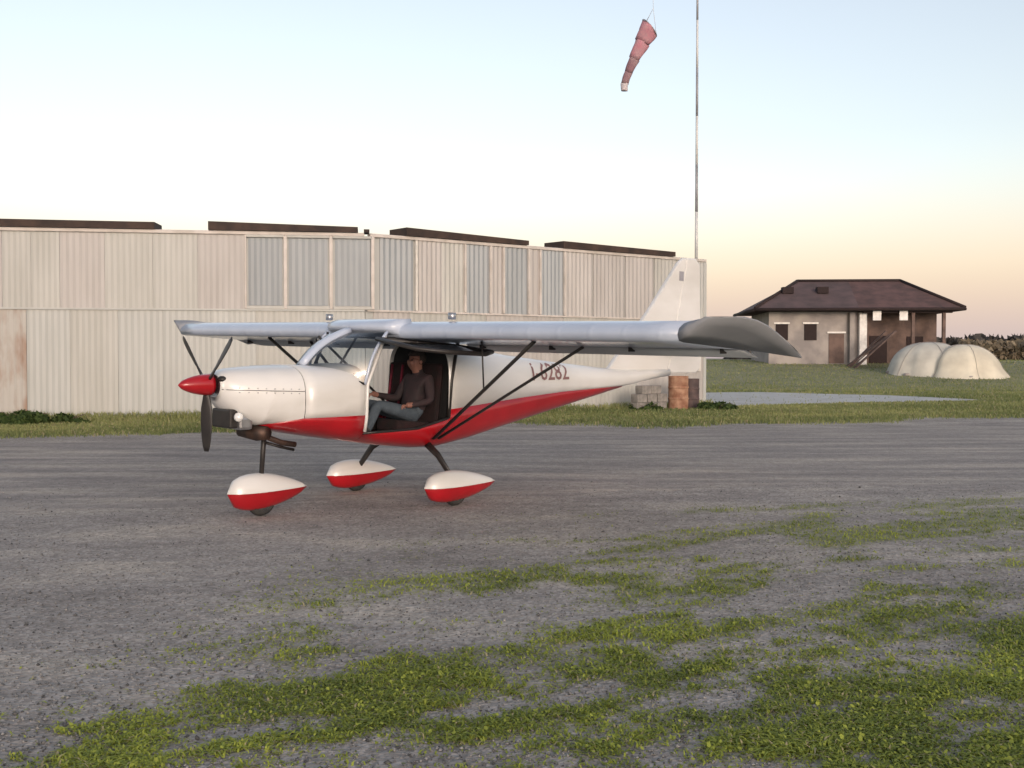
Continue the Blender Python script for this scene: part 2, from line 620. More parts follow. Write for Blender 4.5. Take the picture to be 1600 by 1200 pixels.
for i in range(len(lo) - 1):
    a0, a1 = max(uB(lo[i]), .03), min(uB(lo[i + 1]), LB - .02)
    sheet(hB, a0 + .004, a1 - .004, .10, SEAM - .02, M_sheet[(2, 0, 0, 2)[i % 4]], max(4, round((a1 - a0) / .18)), proud=.004 * (i % 2))
bmobj('flashing', box_bm(LB / 2, -.055, SEAM - .01, LB - .06, .03, .05), M_cope, hB)
coping(hB, .12, LB, WALL_TOP)
bmobj('plinth', box_bm(LB / 2, -.02, .06, LB - .06, .09, .12), M_conc, hB)
roof_edge(hB, uB(632), uB(822), WALL_TOP + .085, WALL_TOP + .085, .24, .14)
roof_edge(hB, uB(876), uB(1050), WALL_TOP + .085, WALL_TOP + .085, .22, .16)
bmobj('corner_post', box_bm(LB - .03, .03, WALL_TOP / 2, .14, .16, WALL_TOP - .04), M_sheet[3], hB, bevel=.015, seg=1)
sheetboard = bmobj('white_board', box_bm(uB(1071), -.09, 1.45, uB(1092) - uB(1050), .04, .42), M_frame, hB, bevel=.008, seg=1)

# ------------------------------------------------------------------ aircraft
AC_ANG = R(225.8)
ROLL = -.0225
M_white = mat('white_paint', (.74, .73, .71, 1), .34, (.60, .585, .55, 1), 1.6, (.6, 1, 1.6), coat=.35, detail=7, contrast=(.38, .75))
M_wing = mat('wing_fabric_sky_tint', (.50, .56, .67, 1), .30, (.45, .51, .62, 1), 2.0, coat=.6)  # blue of the reflected sky is mixed into the base colour
_t = M_wing.node_tree
_w = _t.nodes.new('ShaderNodeTexWave'); _w.bands_direction = 'Y'; _w.inputs['Scale'].default_value = .785
_tc = _t.nodes.new('ShaderNodeTexCoord'); _t.links.new(_tc.outputs['Object'], _w.inputs['Vector'])
_mr = _t.nodes.new('ShaderNodeMapRange'); _mr.inputs[1].default_value = .93; _mr.inputs[2].default_value = 1.0
_t.links.new(_w.outputs['Fac'], _mr.inputs[0])
_bp = _t.nodes.new('ShaderNodeBump'); _bp.inputs['Strength'].default_value = .5; _bp.inputs['Distance'].default_value = .006
_t.links.new(_mr.outputs[0], _bp.inputs['Height'])
_t.links.new(_bp.outputs[0], _t.nodes['Principled BSDF'].inputs['Normal'])
M_tip = mat('tip_shaded_grey', (.30, .31, .335, 1), .7, (.26, .27, .29, 1), 3.0, spec=.2)  # shade on the upswept lower face is put into this darker grey
M_flap = mat('flap_grey', (.40, .42, .44, 1), .65, (.34, .36, .38, 1), 2.0, spec=.25)
M_red = mat('red_paint', (.43, .007, .014, 1), .30, (.33, .006, .011, 1), 2.0, coat=.4)
M_black = mat('black_metal', (.016, .014, .014, 1), .45, (.028, .024, .022, 1), 5)
M_rubber = mat('tyre_rubber', (.025, .025, .026, 1), .85, (.045, .043, .04, 1), 12, bump=.3)
M_alu = mat('brushed_metal', (.55, .55, .56, 1), .35, (.42, .42, .43, 1), 8, metal=.9)
M_rustpipe = mat('exhaust_steel', (.10, .06, .045, 1), .55, (.055, .04, .035, 1), 9, metal=.6)
M_seat = mat('seat_fabric_dark', (.020, .006, .007, 1), .95, (.010, .006, .006, 1), 7, bump=.3)
M_strap = mat('harness_red', (.16, .010, .03, 1), .8, (.10, .008, .02, 1), 8)
M_cabin = mat('cabin_lining', (.013, .013, .014, 1), .9, (.012, .012, .013, 1), 4)
M_letter = mat('letter_maroon', (.20, .10, .095, 1), .5, (.26, .14, .13, 1), 9)
M_lamp = mat('lamp_lens', (.85, .85, .83, 1), .1, coat=1)
M_glass = glass('clear_acrylic', (.80, .84, .86, 1), .05)
M_tint = glass('tinted_acrylic', (.10, .13, .16, 1), .06)

ac = thing('light_aircraft', (-1.75, 12.01, 0), 'white and red high-wing light aircraft with three-blade propeller and wheel spats', 'aircraft', (ROLL, 0, AC_ANG))

ST = np.array([  # x, half width, bottom, top, squareness
    (1.96, .15, 1.30, 1.54, 2.2), (1.92, .21, 1.23, 1.57, 2.3), (1.82, .28, 1.13, 1.595, 2.4), (1.66, .35, 1.03, 1.61, 2.6),
    (1.42, .43, .955, 1.625, 2.8), (1.15, .49, .895, 1.63, 3.0), (.80, .535, .835, 1.62, 3.2), (.40, .56, .77, 1.64, 3.6),
    (0, .57, .705, 1.75, 4), (-.50, .57, .645, 1.86, 4), (-.85, .565, .635, 1.91, 4), (-1.4, .50, .70, 1.85, 3.6), (-2.2, .39, .83, 1.745, 3.2),
    (-3.2, .28, 1.00, 1.65, 2.8), (-4.2, .185, 1.17, 1.565, 2.5), (-4.75, .14, 1.265, 1.53, 2.3), (-5.5, .09, 1.375, 1.53, 2.1), (-6.05, .05, 1.43, 1.53, 2)])
SX = ST[::-1, 0]


def stn(x):
    return [float(np.interp(x, SX, ST[::-1, k])) for k in range(1, 5)]


def zred(x):
    return float(np.interp(x, [-6.05, -4.75, -3.2, -2.2, -.85, .4, 1.15, 1.42, 1.56], [1.30, 1.295, 1.25, 1.195, 1.105, 1.085, 1.075, 1.03, .94]))


def sect_pt(x, phi, side=1):
    hw, zb, zt, n = stn(x)
    zc, hz = (zb + zt) / 2, (zt - zb) / 2
    s, c = math.sin(phi), math.cos(phi)
    z = zc + hz * math.copysign(abs(s) ** (2 / n), s)
    y = hw * max(c, 0) ** (2 / n)
    return (x, side * y, z)


def phi_of(x, z):
    hw, zb, zt, n = stn(x)
    zc, hz = (zb + zt) / 2, (zt - zb) / 2
    s = max(-1, min(1, (z - zc) / hz))
    return math.copysign(math.asin(min(1, abs(s) ** (n / 2))), s)


def arc(x, p0, p1, n):
    """left side p0->p1 given as angles; even in arc angle"""
    return [sect_pt(x, p0 + (p1 - p0) * k / n) for k in range(n + 1)]


# red belly
rings = []


def sill_z(x):
    return float(np.interp(x, [-.82, -.35, .40], [1.0, .90, .88]))


for x in [1.58, 1.5, 1.42, 1.3, 1.15, 1.0, .8, .6, .402, .398, .2, 0, -.25, -.5, -.7, -.818, -.822, -1.1, -1.4, -1.8, -2.2, -2.7, -3.2, -3.7, -4.2, -4.75]:
    zr = zred(x)
    if -.82 < x < .40:
        zr = sill_z(x)
    p = phi_of(x, zr)
    left = arc(x, p, -math.pi / 2, 9)
    rings.append(left + [(v[0], -v[1], v[2]) for v in left[-2::-1]])
V_, F_ = loft(rings, closed=False)
belly = pyobj('belly', V_, F_, M_red, ac, True)
solidify(belly, .012, 0)


def upper(name, xs_, m, n=11):
    rr = []
    for x in xs_:
        p = phi_of(x, zred(x))
        left = arc(x, p, math.pi / 2, n)
        rr.append(left + [(v[0], -v[1], v[2]) for v in left[-2::-1]])
    V_, F_ = loft(rr, closed=False)
    o = pyobj(name, V_, F_, m, ac, True)
    solidify(o, .012, 0)
    return o


# cowling: closed round the nose
rr = []
for x in [1.96, 1.93, 1.88, 1.82, 1.74, 1.66, 1.54, 1.42, 1.30, 1.156]:
    p = phi_of(x, zred(x)) if x < 1.56 else -math.pi / 2
    left = arc(x, p, math.pi / 2, 14)
    rr.append(left + [(v[0], -v[1], v[2]) for v in left[-2::-1]])
V_, F_ = loft(rr, closed=False)
nf = len(rr[0])
F_.append(tuple(range(nf)))
cowl = pyobj('cowling', V_, F_, M_white, ac, True)
upper('forward_fuselage', [1.150, 1.0, .9, .8, .7, .6, .5, .40], M_white)
aft = upper('rear_fuselage', [-.82, -1.0, -1.2, -1.4, -1.8, -2.2, -2.7, -3.2, -3.7, -4.2, -4.75, -5.1, -5.5, -6.05], M_white)
for x in (-1.35, -2.1, -3.0, -3.9):
    for s in (1, -1):
        p0_, p1_ = phi_of(x, zred(x) + .01), math.pi / 2 * .94
        tube('seam', [Vector(sect_pt(x, p0_ + (p1_ - p0_) * k / 10, s)) * 1.0 for k in range(11)], .0075, M_white, aft, 5)
# cowling details
fsV, fsF = [], []
for s in (1, -1):
    sx = [1.95, 1.90, 1.82, 1.74, 1.66, 1.54, 1.42, 1.30, 1.16]
    tube('seam', [Vector(sect_pt(x, phi_of(x, 1.385 - .03 * (1.95 - x)), s)) for x in sx], .0035, M_black, cowl, 5)
    for x in np.arange(1.22, 1.9, .085):
        for dz in (.022, -.022):
            p = Vector(sect_pt(x, phi_of(x, 1.385 - .03 * (1.95 - x) + dz), s))
            v, f = tube_geo([p - Vector((0, s * .004, 0)), p + Vector((0, s * .004, 0))], .007, 6)
            fsF += [tuple(i + len(fsV) for i in ff) for ff in f]; fsV += v
pyobj('fasteners', fsV, fsF, M_alu, cowl)['kind'] = 'stuff'
for s in (1, -1):
    bm = bmesh.new()
    bmesh.ops.create_uvsphere(bm, u_segments=14, v_segments=8, radius=1, matrix=Matrix.Translation((1.925, s * .13, 1.49)) @ Matrix.Diagonal((.05, .055, .035, 1)))
    bmobj('air_inlet', bm, M_black, cowl, True)
bmobj('radiator', box_bm(1.83, .02, 1.08, .10, .36, .20), M_black, ac, bevel=.02)
bmobj('radiator_scoop', box_bm(1.70, .02, 1.03, .16, .40, .14), M_alu, ac, bevel=.03)
bm = bmesh.new()
bmesh.ops.create_uvsphere(bm, u_segments=12, v_segments=8, radius=.05, matrix=Matrix.Translation((1.80, .24, 1.10)))
bmobj('landing_light', bm, M_lamp, ac, True)
for z_, l_ in ((1.30, .5), (1.18, .44)):
    pass
tube('exhaust_pipe', [(1.45, .16, .97), (1.40, .18, .86), (1.25, .19, .80), (1.08, .19, .77)], .032, M_rustpipe, ac)
tube('muffler', [(1.56, -.12, .93), (1.50, .10, .91), (1.46, .24, .92)], [.07, .085, .07], M_rustpipe, ac, 12)

# propeller
prop = pyobj('propeller_hub', *tube_geo([(1.93, 0, 1.43), (2.06, 0, 1.43)], .075, 14), M_black, ac, True)
sp = []
for k in range(11):
    t_ = k / 10
    r_ = .112 * (1 - t_ ** 1.9) ** .62 if k < 10 else .004
    x_ = 1.985 + .36 * t_
    sp.append([(x_, r_ * math.cos(2 * math.pi * j / 20), 1.43 + r_ * math.sin(2 * math.pi * j / 20)) for j in range(20)])
V_, F_ = loft(sp, True, True, True)
pyobj('spinner', V_, F_, M_red, prop, True)
for an in (R(46), R(-46), R(180)):
    dv = Vector((0, math.sin(an), math.cos(an)))
    tv = Vector((0, math.cos(an), -math.sin(an)))
    rr = []
    for t_, c_, tw, th in ((.06, .045, 45, .040), (.14, .060, 42, .030), (.25, .092, 34, .022), (.40, .104, 26, .017), (.55, .092, 20, .013), (.64, .074, 17, .010), (.69, .045, 16, .007)):
        ct, s_ = math.cos(R(tw)), math.sin(R(tw))
        cd = tv * ct + Vector((1, 0, 0)) * s_
        nd = Vector((1, 0, 0)) * ct - tv * s_
        ring = []
        for j in range(12):
            a_ = 2 * math.pi * j / 12
            ring.append(Vector((2.03, 0, 1.43)) + dv * t_ + cd * math.cos(a_) * c_ * .68 + nd * math.sin(a_) * th * .5)
        rr.append(ring)
    V_, F_ = loft(rr, True, True, True)
    pyobj('propeller_blade', V_, F_, M_black, prop, True)


# wing: aerofoil loft, flaperon hung below the trailing edge
def foil(x_le, chord, zb, th, n=12, tail=.012):
    """closed ring, leading edge at x_le, flat-ish bottom at zb"""
    top, bot = [], []
    for k in range(n + 1):
        c = (1 - math.cos(math.pi * k / n)) / 2
        yt = 5 * (.2969 * math.sqrt(c) - .126 * c - .3516 * c * c + .2843 * c ** 3 - .1015 * c ** 4)
        top.append((x_le - chord * c, zb + th * .30 + th * 1.48 * yt * .98 - c * .13 + .02 * c))
        bot.append((x_le - chord * c, zb + th * .30 * math.exp(-c / .009) - c * .085))
    return top, bot


def wing_ring(y, chord, zb, th, xle=0.0, cut=1.0):
    top, bot = foil(xle, chord, zb, th)
    top = [p for p in top if p[0] >= xle - cut - 1e-6]
    bot = [p for p in bot if p[0] >= xle - cut - 1e-6]
    return [(x, y, z) for x, z in top] + [(x, y, z) for x, z in bot[::-1][:-1]]


WZ, WT, WC = 1.945, .215, 1.40
TOPB = foil(0, WC, WZ, WT)
for s in (1, -1):
    ysr = [.03, .3, .6, 1.0, 1.5, 2.0, 2.5, 3.0, 3.5, 4.0, 4.40]
    rr = [wing_ring(s * y, WC, WZ, WT, 0, 1.06) for y in ysr]
    V_, F_ = loft(rr, True, True, True)
    w = pyobj('wing', V_, F_, M_wing, ac, True)
    # tip: lower face swept up to the upper edge
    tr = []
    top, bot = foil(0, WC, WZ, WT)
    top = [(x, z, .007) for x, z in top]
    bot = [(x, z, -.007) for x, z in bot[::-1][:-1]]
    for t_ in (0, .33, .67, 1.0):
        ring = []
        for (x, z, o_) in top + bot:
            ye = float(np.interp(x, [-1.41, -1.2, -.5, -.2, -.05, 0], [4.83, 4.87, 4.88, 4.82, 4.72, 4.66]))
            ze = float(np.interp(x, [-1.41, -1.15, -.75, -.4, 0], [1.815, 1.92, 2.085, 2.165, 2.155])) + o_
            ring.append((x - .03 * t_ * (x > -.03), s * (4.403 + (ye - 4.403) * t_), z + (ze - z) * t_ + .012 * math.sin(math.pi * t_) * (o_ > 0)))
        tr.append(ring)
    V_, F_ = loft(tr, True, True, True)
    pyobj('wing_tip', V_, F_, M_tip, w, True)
    # flaperon
    fr = []
    for y in (.62, 2.2, 4.38):
        ring = []
        for j in range(16):
            c = j / 16
            a_ = 2 * math.pi * c
            cx = .5 + .5 * math.cos(a_)
            th_ = .062 * (cx ** .6) * (1 if a_ < math.pi else .7)
            xx = -1.40 + .355 * cx
            zz = 1.80 + .080 * cx + math.sin(a_) * th_ * .5
            ring.append((xx, s * y, zz))
        fr.append(ring)
    V_, F_ = loft(fr, True, True, True)
    fl = pyobj('flaperon', V_, F_, M_flap, w, True)
    for y in (.9, 2.0, 3.1, 4.2):
        bmobj('hinge_bracket', box_bm(-1.05, s * y, 1.862, .10, .012, .045), M_black, fl)
    # fuel cap on the upper skin
    pyobj('fuel_cap', *tube_geo([(-.32, s * 1.15, 2.16), (-.32, s * 1.15, 2.235)], .045, 12), M_alu, w, True)
    # struts
    foot = Vector((-.62, s * .565, .77))
    for xx, yy, zz, rad in ((-.27, 2.45, 1.925, .030), (-.98, 2.50, 1.875, .027)):
        tube('wing_strut', [foot + Vector((.03 if xx > -.5 else -.05, 0, 0)), (xx, s * yy, zz)], [rad, rad], M_black, ac, 10, .55, (1, 0, 0))
    tube('jury_strut', [Vector((-.44, s * 1.55, 1.39)), Vector((-.40, s * 1.55, 1.93))], .009, M_black, ac, 8)

# windscreen, cuff above it and posts
cuff = []
for y in np.linspace(-.62, .62, 11):
    k = 1 - .35 * (abs(y) / .62) ** 2.5
    ring = []
    for j in range(9):
        a_ = math.pi * j / 8
        ring.append((-.18 + (.05 + .34 * k) * math.sin(a_) ** .9, y, 2.065 + .10 * math.cos(a_)))
    cuff.append(ring)
V_, F_ = loft(cuff, True, True, True)
pyobj('leading_edge_cuff', V_, F_, M_wing, ac, True)
NW = 18
ws = []
for r_ in range(9):
    t_ = r_ / 8
    row = []
    for k in range(NW + 1):
        q_ = -1 + 2 * k / NW
        yb = .555 * q_; xb = .86 - .44 * abs(q_) ** 2.6; zb = 1.615 - .19 * abs(q_) ** 3
        yt = .56 * q_; xt = .22 - .10 * abs(q_) ** 2.2; zt = 2.01
        bl = .05 * math.sin(math.pi * t_)
        row.append((xb + (xt - xb) * t_ + bl, (yb + (yt - yb) * t_) * (1 + .03 * math.sin(math.pi * t_)), zb + (zt - zb) * t_ + bl * .8))
    ws.append(row)
V_, F_ = loft(ws, False)
wscr = pyobj('windscreen', V_, F_, M_glass, ac, True)
# white centre strip and edge trims of the screen
mid = [Vector(ws[r_][NW // 2]) + Vector((.008, 0, .008)) for r_ in range(9)]
tube('screen_strip', mid, .05, M_wing, wscr, 10, 1.0, None).scale = (1, 1, 1)
for s, kk in ((1, NW), (-1, 0)):
    tube('screen_post', [Vector(ws[r_][kk]) for r_ in range(9)], .018, M_wing, wscr, 8)
tube('screen_base_trim', [Vector(ws[0][k]) + Vector((.005, 0, .003)) for k in range(NW + 1)], .012, M_black, wscr, 8)
for s in (1, -1):
    tube('door_post', [(.40, s * .53, .90), (.40, s * .56, 1.05), (.39, s * .565, 1.43), (.13, s * .555, 2.0)], .02, M_white if s > 0 else M_black, ac, 8)
    tube('door_post', [(-.83, s * .555, 1.0), (-.86, s * .565, 1.45), (-.97, s * .55, 1.90)], .022, M_black, ac, 8)
    tube('door_sill', [Vector(sect_pt(x, phi_of(x, sill_z(x)), s)) for x in (.40, .2, 0, -.2, -.35, -.6, -.82)], .016, M_black, ac, 8)
# right side door stays closed: clear pane, frame
V_, F_ = [], []
for i, (xa, xb_) in enumerate(((.38, -.83), (.38, -.85), (.26, -.90), (.13, -.95))):
    z_ = (1.02, 1.43, 1.72, 1.98)[i]
    for k in range(7):
        V_.append((xa + (xb_ - xa) * k / 6, -.575 - .03 * math.sin(math.pi * i / 3), z_))
for i in range(3):
    for k in range(6):
        V0 = i * 7 + k
        F_.append((V0, V0 + 1, V0 + 8, V0 + 7))
pyobj('door_pane', V_, F_, M_glass, ac, True)
# left door swung up flat under the wing
door = pyobj('door', *tube_geo([(.30, .60, 1.93), (.34, 1.0, 1.88), (.30, 1.30, 1.83), (.0, 1.46, 1.80), (-.55, 1.46, 1.78), (-.86, 1.25, 1.80), (-.88, .62, 1.86), (.30, .60, 1.93)], .026, 8), M_black, ac, True)
V_ = []
for i in range(7):
    t_ = i / 6
    y = .62 + .82 * t_
    x0_ = .31 - .30 * max(0, t_ - .75) / .25; x1_ = -.87 + .30 * max(0, t_ - .75) / .25
    for k in range(7):
        x = x0_ + (x1_ - x0_) * k / 6
        V_.append((x, y, 1.925 - .11 * t_ - .05 * k / 6 - .05 * math.sin(math.pi * t_) * math.sin(math.pi * k / 6)))
F_ = [(i * 7 + k, i * 7 + k + 1, i * 7 + k + 8, i * 7 + k + 7) for i in range(6) for k in range(6)]
pyobj('pane', V_, F_, M_tint, door, True)
# cabin: floor, bulkhead, seats, panel, harness
V_, F_ = [], []
for x, w_, z_ in ((1.0, .30, .93), (.4, .36, .84), (.0, .42, .79), (-.84, .46, .76)):
    V_ += [(x, -w_, z_), (x, w_, z_)]
pyobj('cabin_floor', V_, [(0, 1, 3, 2), (2, 3, 5, 4), (4, 5, 7, 6)], M_cabin, ac)
ring = [(-.86, v[1] * .97, v[2]) for v in arc(-.86, -math.pi / 2, math.pi / 2, 12)]
ring = ring + [(v[0], -v[1], v[2]) for v in ring[-2:0:-1]]
pyobj('bulkhead', ring, [tuple(range(len(ring)))], M_cabin, ac)
ring = [(1.05, v[1] * .97, v[2]) for v in arc(1.05, -math.pi / 2, math.pi / 2, 12)]
ring = ring + [(v[0], -v[1], v[2]) for v in ring[-2:0:-1]]
pyobj('firewall', ring, [tuple(range(len(ring)))], M_cabin, ac)
bmobj('cabin_ceiling', box_bm(-.36, 0, 1.945, 1.0, 1.04, .02), M_cabin, ac)
bmobj('instrument_panel', box_bm(.50, 0, 1.42, .06, .98, .26), M_black, ac, bevel=.02)
for s in (1, -1):
    cy = s * .27
    st_ = bmobj('seat', box_bm(-.38, cy, .90, .52, .42, .15, rot=(0, -.10, 0)), M_seat, ac, bevel=.05, seg=3)
    st_.data.polygons.foreach_set('use_smooth', [True] * len(st_.data.polygons))
    b_ = bmobj('backrest', box_bm(-.76, cy, 1.28, .09, .42, .74, rot=(0, -.10, 0)), M_seat, st_, bevel=.05, seg=3)
    b_.data.polygons.foreach_set('use_smooth', [True] * len(b_.data.polygons))
    for k in (-1, 1) if s < 0 else ():
        pyobj('harness', *tube_geo([(-.72, cy + k * .10, 1.62), (-.68, cy + k * .10, 1.30), (-.62, cy + k * .12, 1.02), (-.45, cy + k * .05, .99)], .022, 6, .35), M_strap, st_, True)
tube('control_stick', [(.0, 0, .92), (.06, 0, 1.15), (.02, 0, 1.33)], [.014, .014, .022], M_black, ac, 8)
tube('cabin_tube', [(.30, -.50, 1.95), (-.84, -.52, 1.05)], .016, M_black, ac, 8)
tube('cabin_tube', [(.45, 0, 1.50), (.10, 0, 1.98)], .014, M_black, ac, 8)

# tail surfaces
def plate(name, outline, th, m, parent, axis='y'):
    """thin surface with rounded edge: outline in the (x, z) plane (or (x, y) when axis = z)"""
    cx0 = sum(p[0] for p in outline) / len(outline); cz0 = sum(p[1] for p in outline) / len(outline)
    rr = []
    for t_, o_ in ((.972, -1), (1, -.4), (1, .4), (.972, 1)):
        rr.append([(cx0 + (x - cx0) * t_, o_ * th / 2, cz0 + (z - cz0) * t_) if axis == 'y' else (cx0 + (x - cx0) * t_, cz0 + (z - cz0) * t_, parent_z + o_ * th / 2) for x, z in outline])
    V_, F_ = loft(rr, True, True, True)
    return pyobj(name, V_, F_, m, parent)


fin = plate('fin', [(-4.45, 1.50), (-5.48, 2.45), (-6.25, 3.25), (-6.36, 3.315), (-6.46, 3.32), (-6.217, 2.4), (-5.98, 1.50), (-5.4, 1.50)], .07, M_white, ac)
plate('rudder', [(-6.48, 3.325), (-6.72, 3.33), (-6.83, 3.24), (-6.86, 2.6), (-6.94, 1.72), (-6.90, 1.52), (-6.80, 1.46), (-6.00, 1.46), (-6.24, 2.4)], .055, M_white, ac)
bm = bmesh.new()
bmobj('fin_badge', box_bm(-6.30, 0, 3.02, .12, .080, .15), mat('badge_grey', (.34, .33, .36, 1), .5), fin)
parent_z = 2.06
for s in (1, -1):
    stb = plate('tailplane', [(-5.15, s * .04), (-5.35, s * 1.05), (-5.50, s * 1.18), (-5.72, s * 1.2), (-5.72, s * .04)], .05, M_white, ac, 'z')
    plate('elevator', [(-5.74, s * .06), (-5.74, s * 1.2), (-6.05, s * 1.18), (-6.12, s * 1.05), (-6.12, s * .10)], .035, M_white, stb, 'z')

# registration marks on the rear fuselage, wrapped to its side
cu = bpy.data.curves.new('registration', 'FONT')
cu.body = 'I-6282'
cu.size = .36
cu.extrude = .0
cu.resolution_u = 2
cu.offset = .004
cu.align_x = 'LEFT'
to = bpy.data.objects.new('tmp_text', cu)
COL.objects.link(to)
dg = bpy.context.evaluated_depsgraph_get()
tm = bpy.data.meshes.new_from_object(to.evaluated_get(dg))
bpy.data.objects.remove(to, do_unlink=True)
bm = bmesh.new(); bm.from_mesh(tm)
bmesh.ops.subdivide_edges(bm, edges=[e for e in bm.edges if e.calc_length() > .06], cuts=2)
for v in bm.verts:
    xl = -2.48 - v.co.x * .93
    zl = 1.42 + v.co.y * .9
    hw, zb, zt, n = stn(xl)
    zc, hz = (zb + zt) / 2, (zt - zb) / 2
    k = min(.999, abs((zl - zc) / hz))
    v.co = (xl, hw * (1 - k ** n) ** (1 / n) + .012, zl)
bmobj('registration', bm, M_letter, aft)


# undercarriage
def spat(name, cx, cy, cz, L, W, H, m, lower, parent):
    """teardrop fairing half: lower or upper shell"""
    rr = []
    for k in range(13):
        t_ = k / 12
        prof = max(.0, (math.sin(math.pi * min(1, t_ ** .62)) ** .75)) if 0 < k < 12 else .02
        x = cx + L * (.44 - t_)
        ring = []
        for j in range(11):
            a_ = math.pi * j / 10
            hh = H * (.60 if not lower else .50)
            up_ = math.sin(a_) * hh * prof ** (1.0 if not lower else .85)
            drop = .03 * t_ if lower else .03 * t_
            zz = cz + (up_ if not lower else -up_) + .10 * (t_ - .4) * 0
            ring.append((x, cy + math.cos(a_) * W / 2 * prof * (1.0 if not lower else .985), zz))
        rr.append(ring)
    V_, F_ = loft(rr, False, True, True)
    return pyobj(name, V_, F_, m, parent, True)


def wheel(cx, cy, r, parent):
    rr = []
    for j in range(24):
        a_ = 2 * math.pi * j / 24
        d = Vector((math.cos(a_), 0, math.sin(a_)))
        rr.append([Vector((cx, cy, 0)) + d * (r - .05 + .05 * math.cos(b_)) + Vector((0, .055 * math.sin(b_), 0)) for b_ in [2 * math.pi * k / 10 for k in range(10)]])
    n = 10
    V_ = [v for q_ in rr for v in q_]
    F_ = [(i * n + k, i * n + (k + 1) % n, ((i + 1) % 24) * n + (k + 1) % n, ((i + 1) % 24) * n + k) for i in range(24) for k in range(n)]
    return V_, F_


for wx, wy, scale_ in ((-.60, .93, 1.0), (-.60, -.93, 1.0), (1.38, 0, 1.0)):
    adj = -ROLL * wy
    rad = .17
    V_, F_ = wheel(wx, wy, rad, ac)
    V_ = [v + Vector((0, 0, rad + adj)) for v in V_]
    ty = pyobj('wheel', V_, F_, M_rubber, ac, True)
    pyobj('rim', *tube_geo([(wx, wy - .05, rad + adj), (wx, wy + .05, rad + adj)], .115, 16), M_alu, ty, True)
    nose = wy == 0
    zc_ = (.235 if not nose else .272) + adj
    L_ = 1.12 if not nose else 1.0
    spat('spat_top', wx - .03, wy, zc_, L_, .27, .30 if not nose else .33, M_white, False, ac)
    spat('spat_bottom', wx - .03, wy, zc_ - .003, L_ * .985, .27, .365 if not nose else .40, M_red, True, ac)
    if not nose:
        s = 1 if wy > 0 else -1
        tube('gear_leg', [(-.62, s * .40, .70), (-.61, s * .62, .58), (-.60, s * .90, .30 + adj)], [.05, .045, .035], M_black, ac, 10, .5, (0, 0, 1))
    else:
        tube('gear_leg', [(1.34, 0, .98), (1.36, 0, .70), (1.38, 0, .40)], [.030, .028, .026], M_black, ac, 10)
        tube('drag_brace', [(1.36, .0, .80), (1.18, .06, .74), (1.02, .08, .70)], .016, M_black, ac, 8)
        tube('steering_link', [(1.40, -.10, .86), (1.40, .12, .84)], .014, M_black, ac, 8)

# ------------------------------------------------------------------ pilot
def skin_geo(nodes, edges, root, sub=2):
    """surface grown round a skeleton; nodes: name -> (co, radius)"""
    names = list(nodes)
    me = bpy.data.meshes.new('skeleton')
    me.from_pydata([nodes[k][0] for k in names], [(names.index(a_), names.index(b_)) for a_, b_ in edges], [])
    o = bpy.data.objects.new('skeleton', me)
    COL.objects.link(o)
    o.modifiers.new('skin', 'SKIN').use_smooth_shade = True
    for i_, k in enumerate(names):
        r_ = nodes[k][1]
        sv = me.skin_vertices[0].data[i_]
        sv.radius = (r_, r_) if not hasattr(r_, '__len__') else r_
        sv.use_root = k == root
    md = o.modifiers.new('sub', 'SUBSURF')
    md.levels = md.render_levels = sub
    dg_ = bpy.context.evaluated_depsgraph_get()
    out = bpy.data.meshes.new_from_object(o.evaluated_get(dg_))
    bpy.data.objects.remove(o, do_unlink=True)
    return out


PN = {'pelvis': ((-.50, .27, 1.06), .15), 'belly': ((-.54, .27, 1.20), .135), 'chest': ((-.58, .27, 1.38), .155), 'collar': ((-.60, .27, 1.50), .085),
      'neck': ((-.575, .27, 1.565), .055), 'jaw': ((-.535, .275, 1.615), .070), 'skull': ((-.545, .275, 1.69), .098), 'crown': ((-.565, .275, 1.765), .070),
      'nose': ((-.448, .280, 1.655), .012), 'face': ((-.490, .278, 1.660), .055),
      'shl': ((-.60, .45, 1.46), .075), 'ell': ((-.56, .53, 1.21), .052), 'wrl': ((-.32, .48, 1.17), .034), 'pal': ((-.25, .455, 1.165), .034),
      'shr': ((-.60, .09, 1.46), .075), 'elr': ((-.46, .03, 1.22), .052), 'wrr': ((-.17, .02, 1.27), .034), 'par': ((-.09, .015, 1.29), .034),
      'hil': ((-.44, .37, 1.04), .10), 'knl': ((.12, .40, 1.185), .070), 'cal': ((.20, .41, 1.05), .062), 'anl': ((.27, .42, .90), .042), 'tol': ((.43, .43, .875), .038),
      'hir': ((-.44, .17, 1.04), .10), 'knr': ((.12, .15, 1.185), .070), 'carr': ((.20, .15, 1.05), .062), 'anr': ((.28, .15, .90), .042), 'tor': ((.44, .15, .885), .038)}
PE = [('pelvis', 'belly', 0), ('belly', 'chest', 0), ('chest', 'collar', 0), ('collar', 'neck', 2), ('neck', 'jaw', 2), ('jaw', 'skull', 2), ('skull', 'crown', 2),
      ('jaw', 'face', 2), ('face', 'nose', 2),
      ('chest', 'shl', 0), ('shl', 'ell', 0), ('ell', 'wrl', 0), ('wrl', 'pal', 2), ('chest', 'shr', 0), ('shr', 'elr', 0), ('elr', 'wrr', 0), ('wrr', 'par', 2),
      ('pelvis', 'hil', 1), ('hil', 'knl', 1), ('knl', 'cal', 1), ('cal', 'anl', 1), ('anl', 'tol', 3), ('pelvis', 'hir', 1), ('hir', 'knr', 1), ('knr', 'carr', 1), ('carr', 'anr', 1), ('anr', 'tor', 3)]
bodyme = skin_geo(PN, [(a_, b_) for a_, b_, _ in PE], 'pelvis')
bmp = bmesh.new()
bmp.from_mesh(bodyme)
nbody = len(bmp.faces)
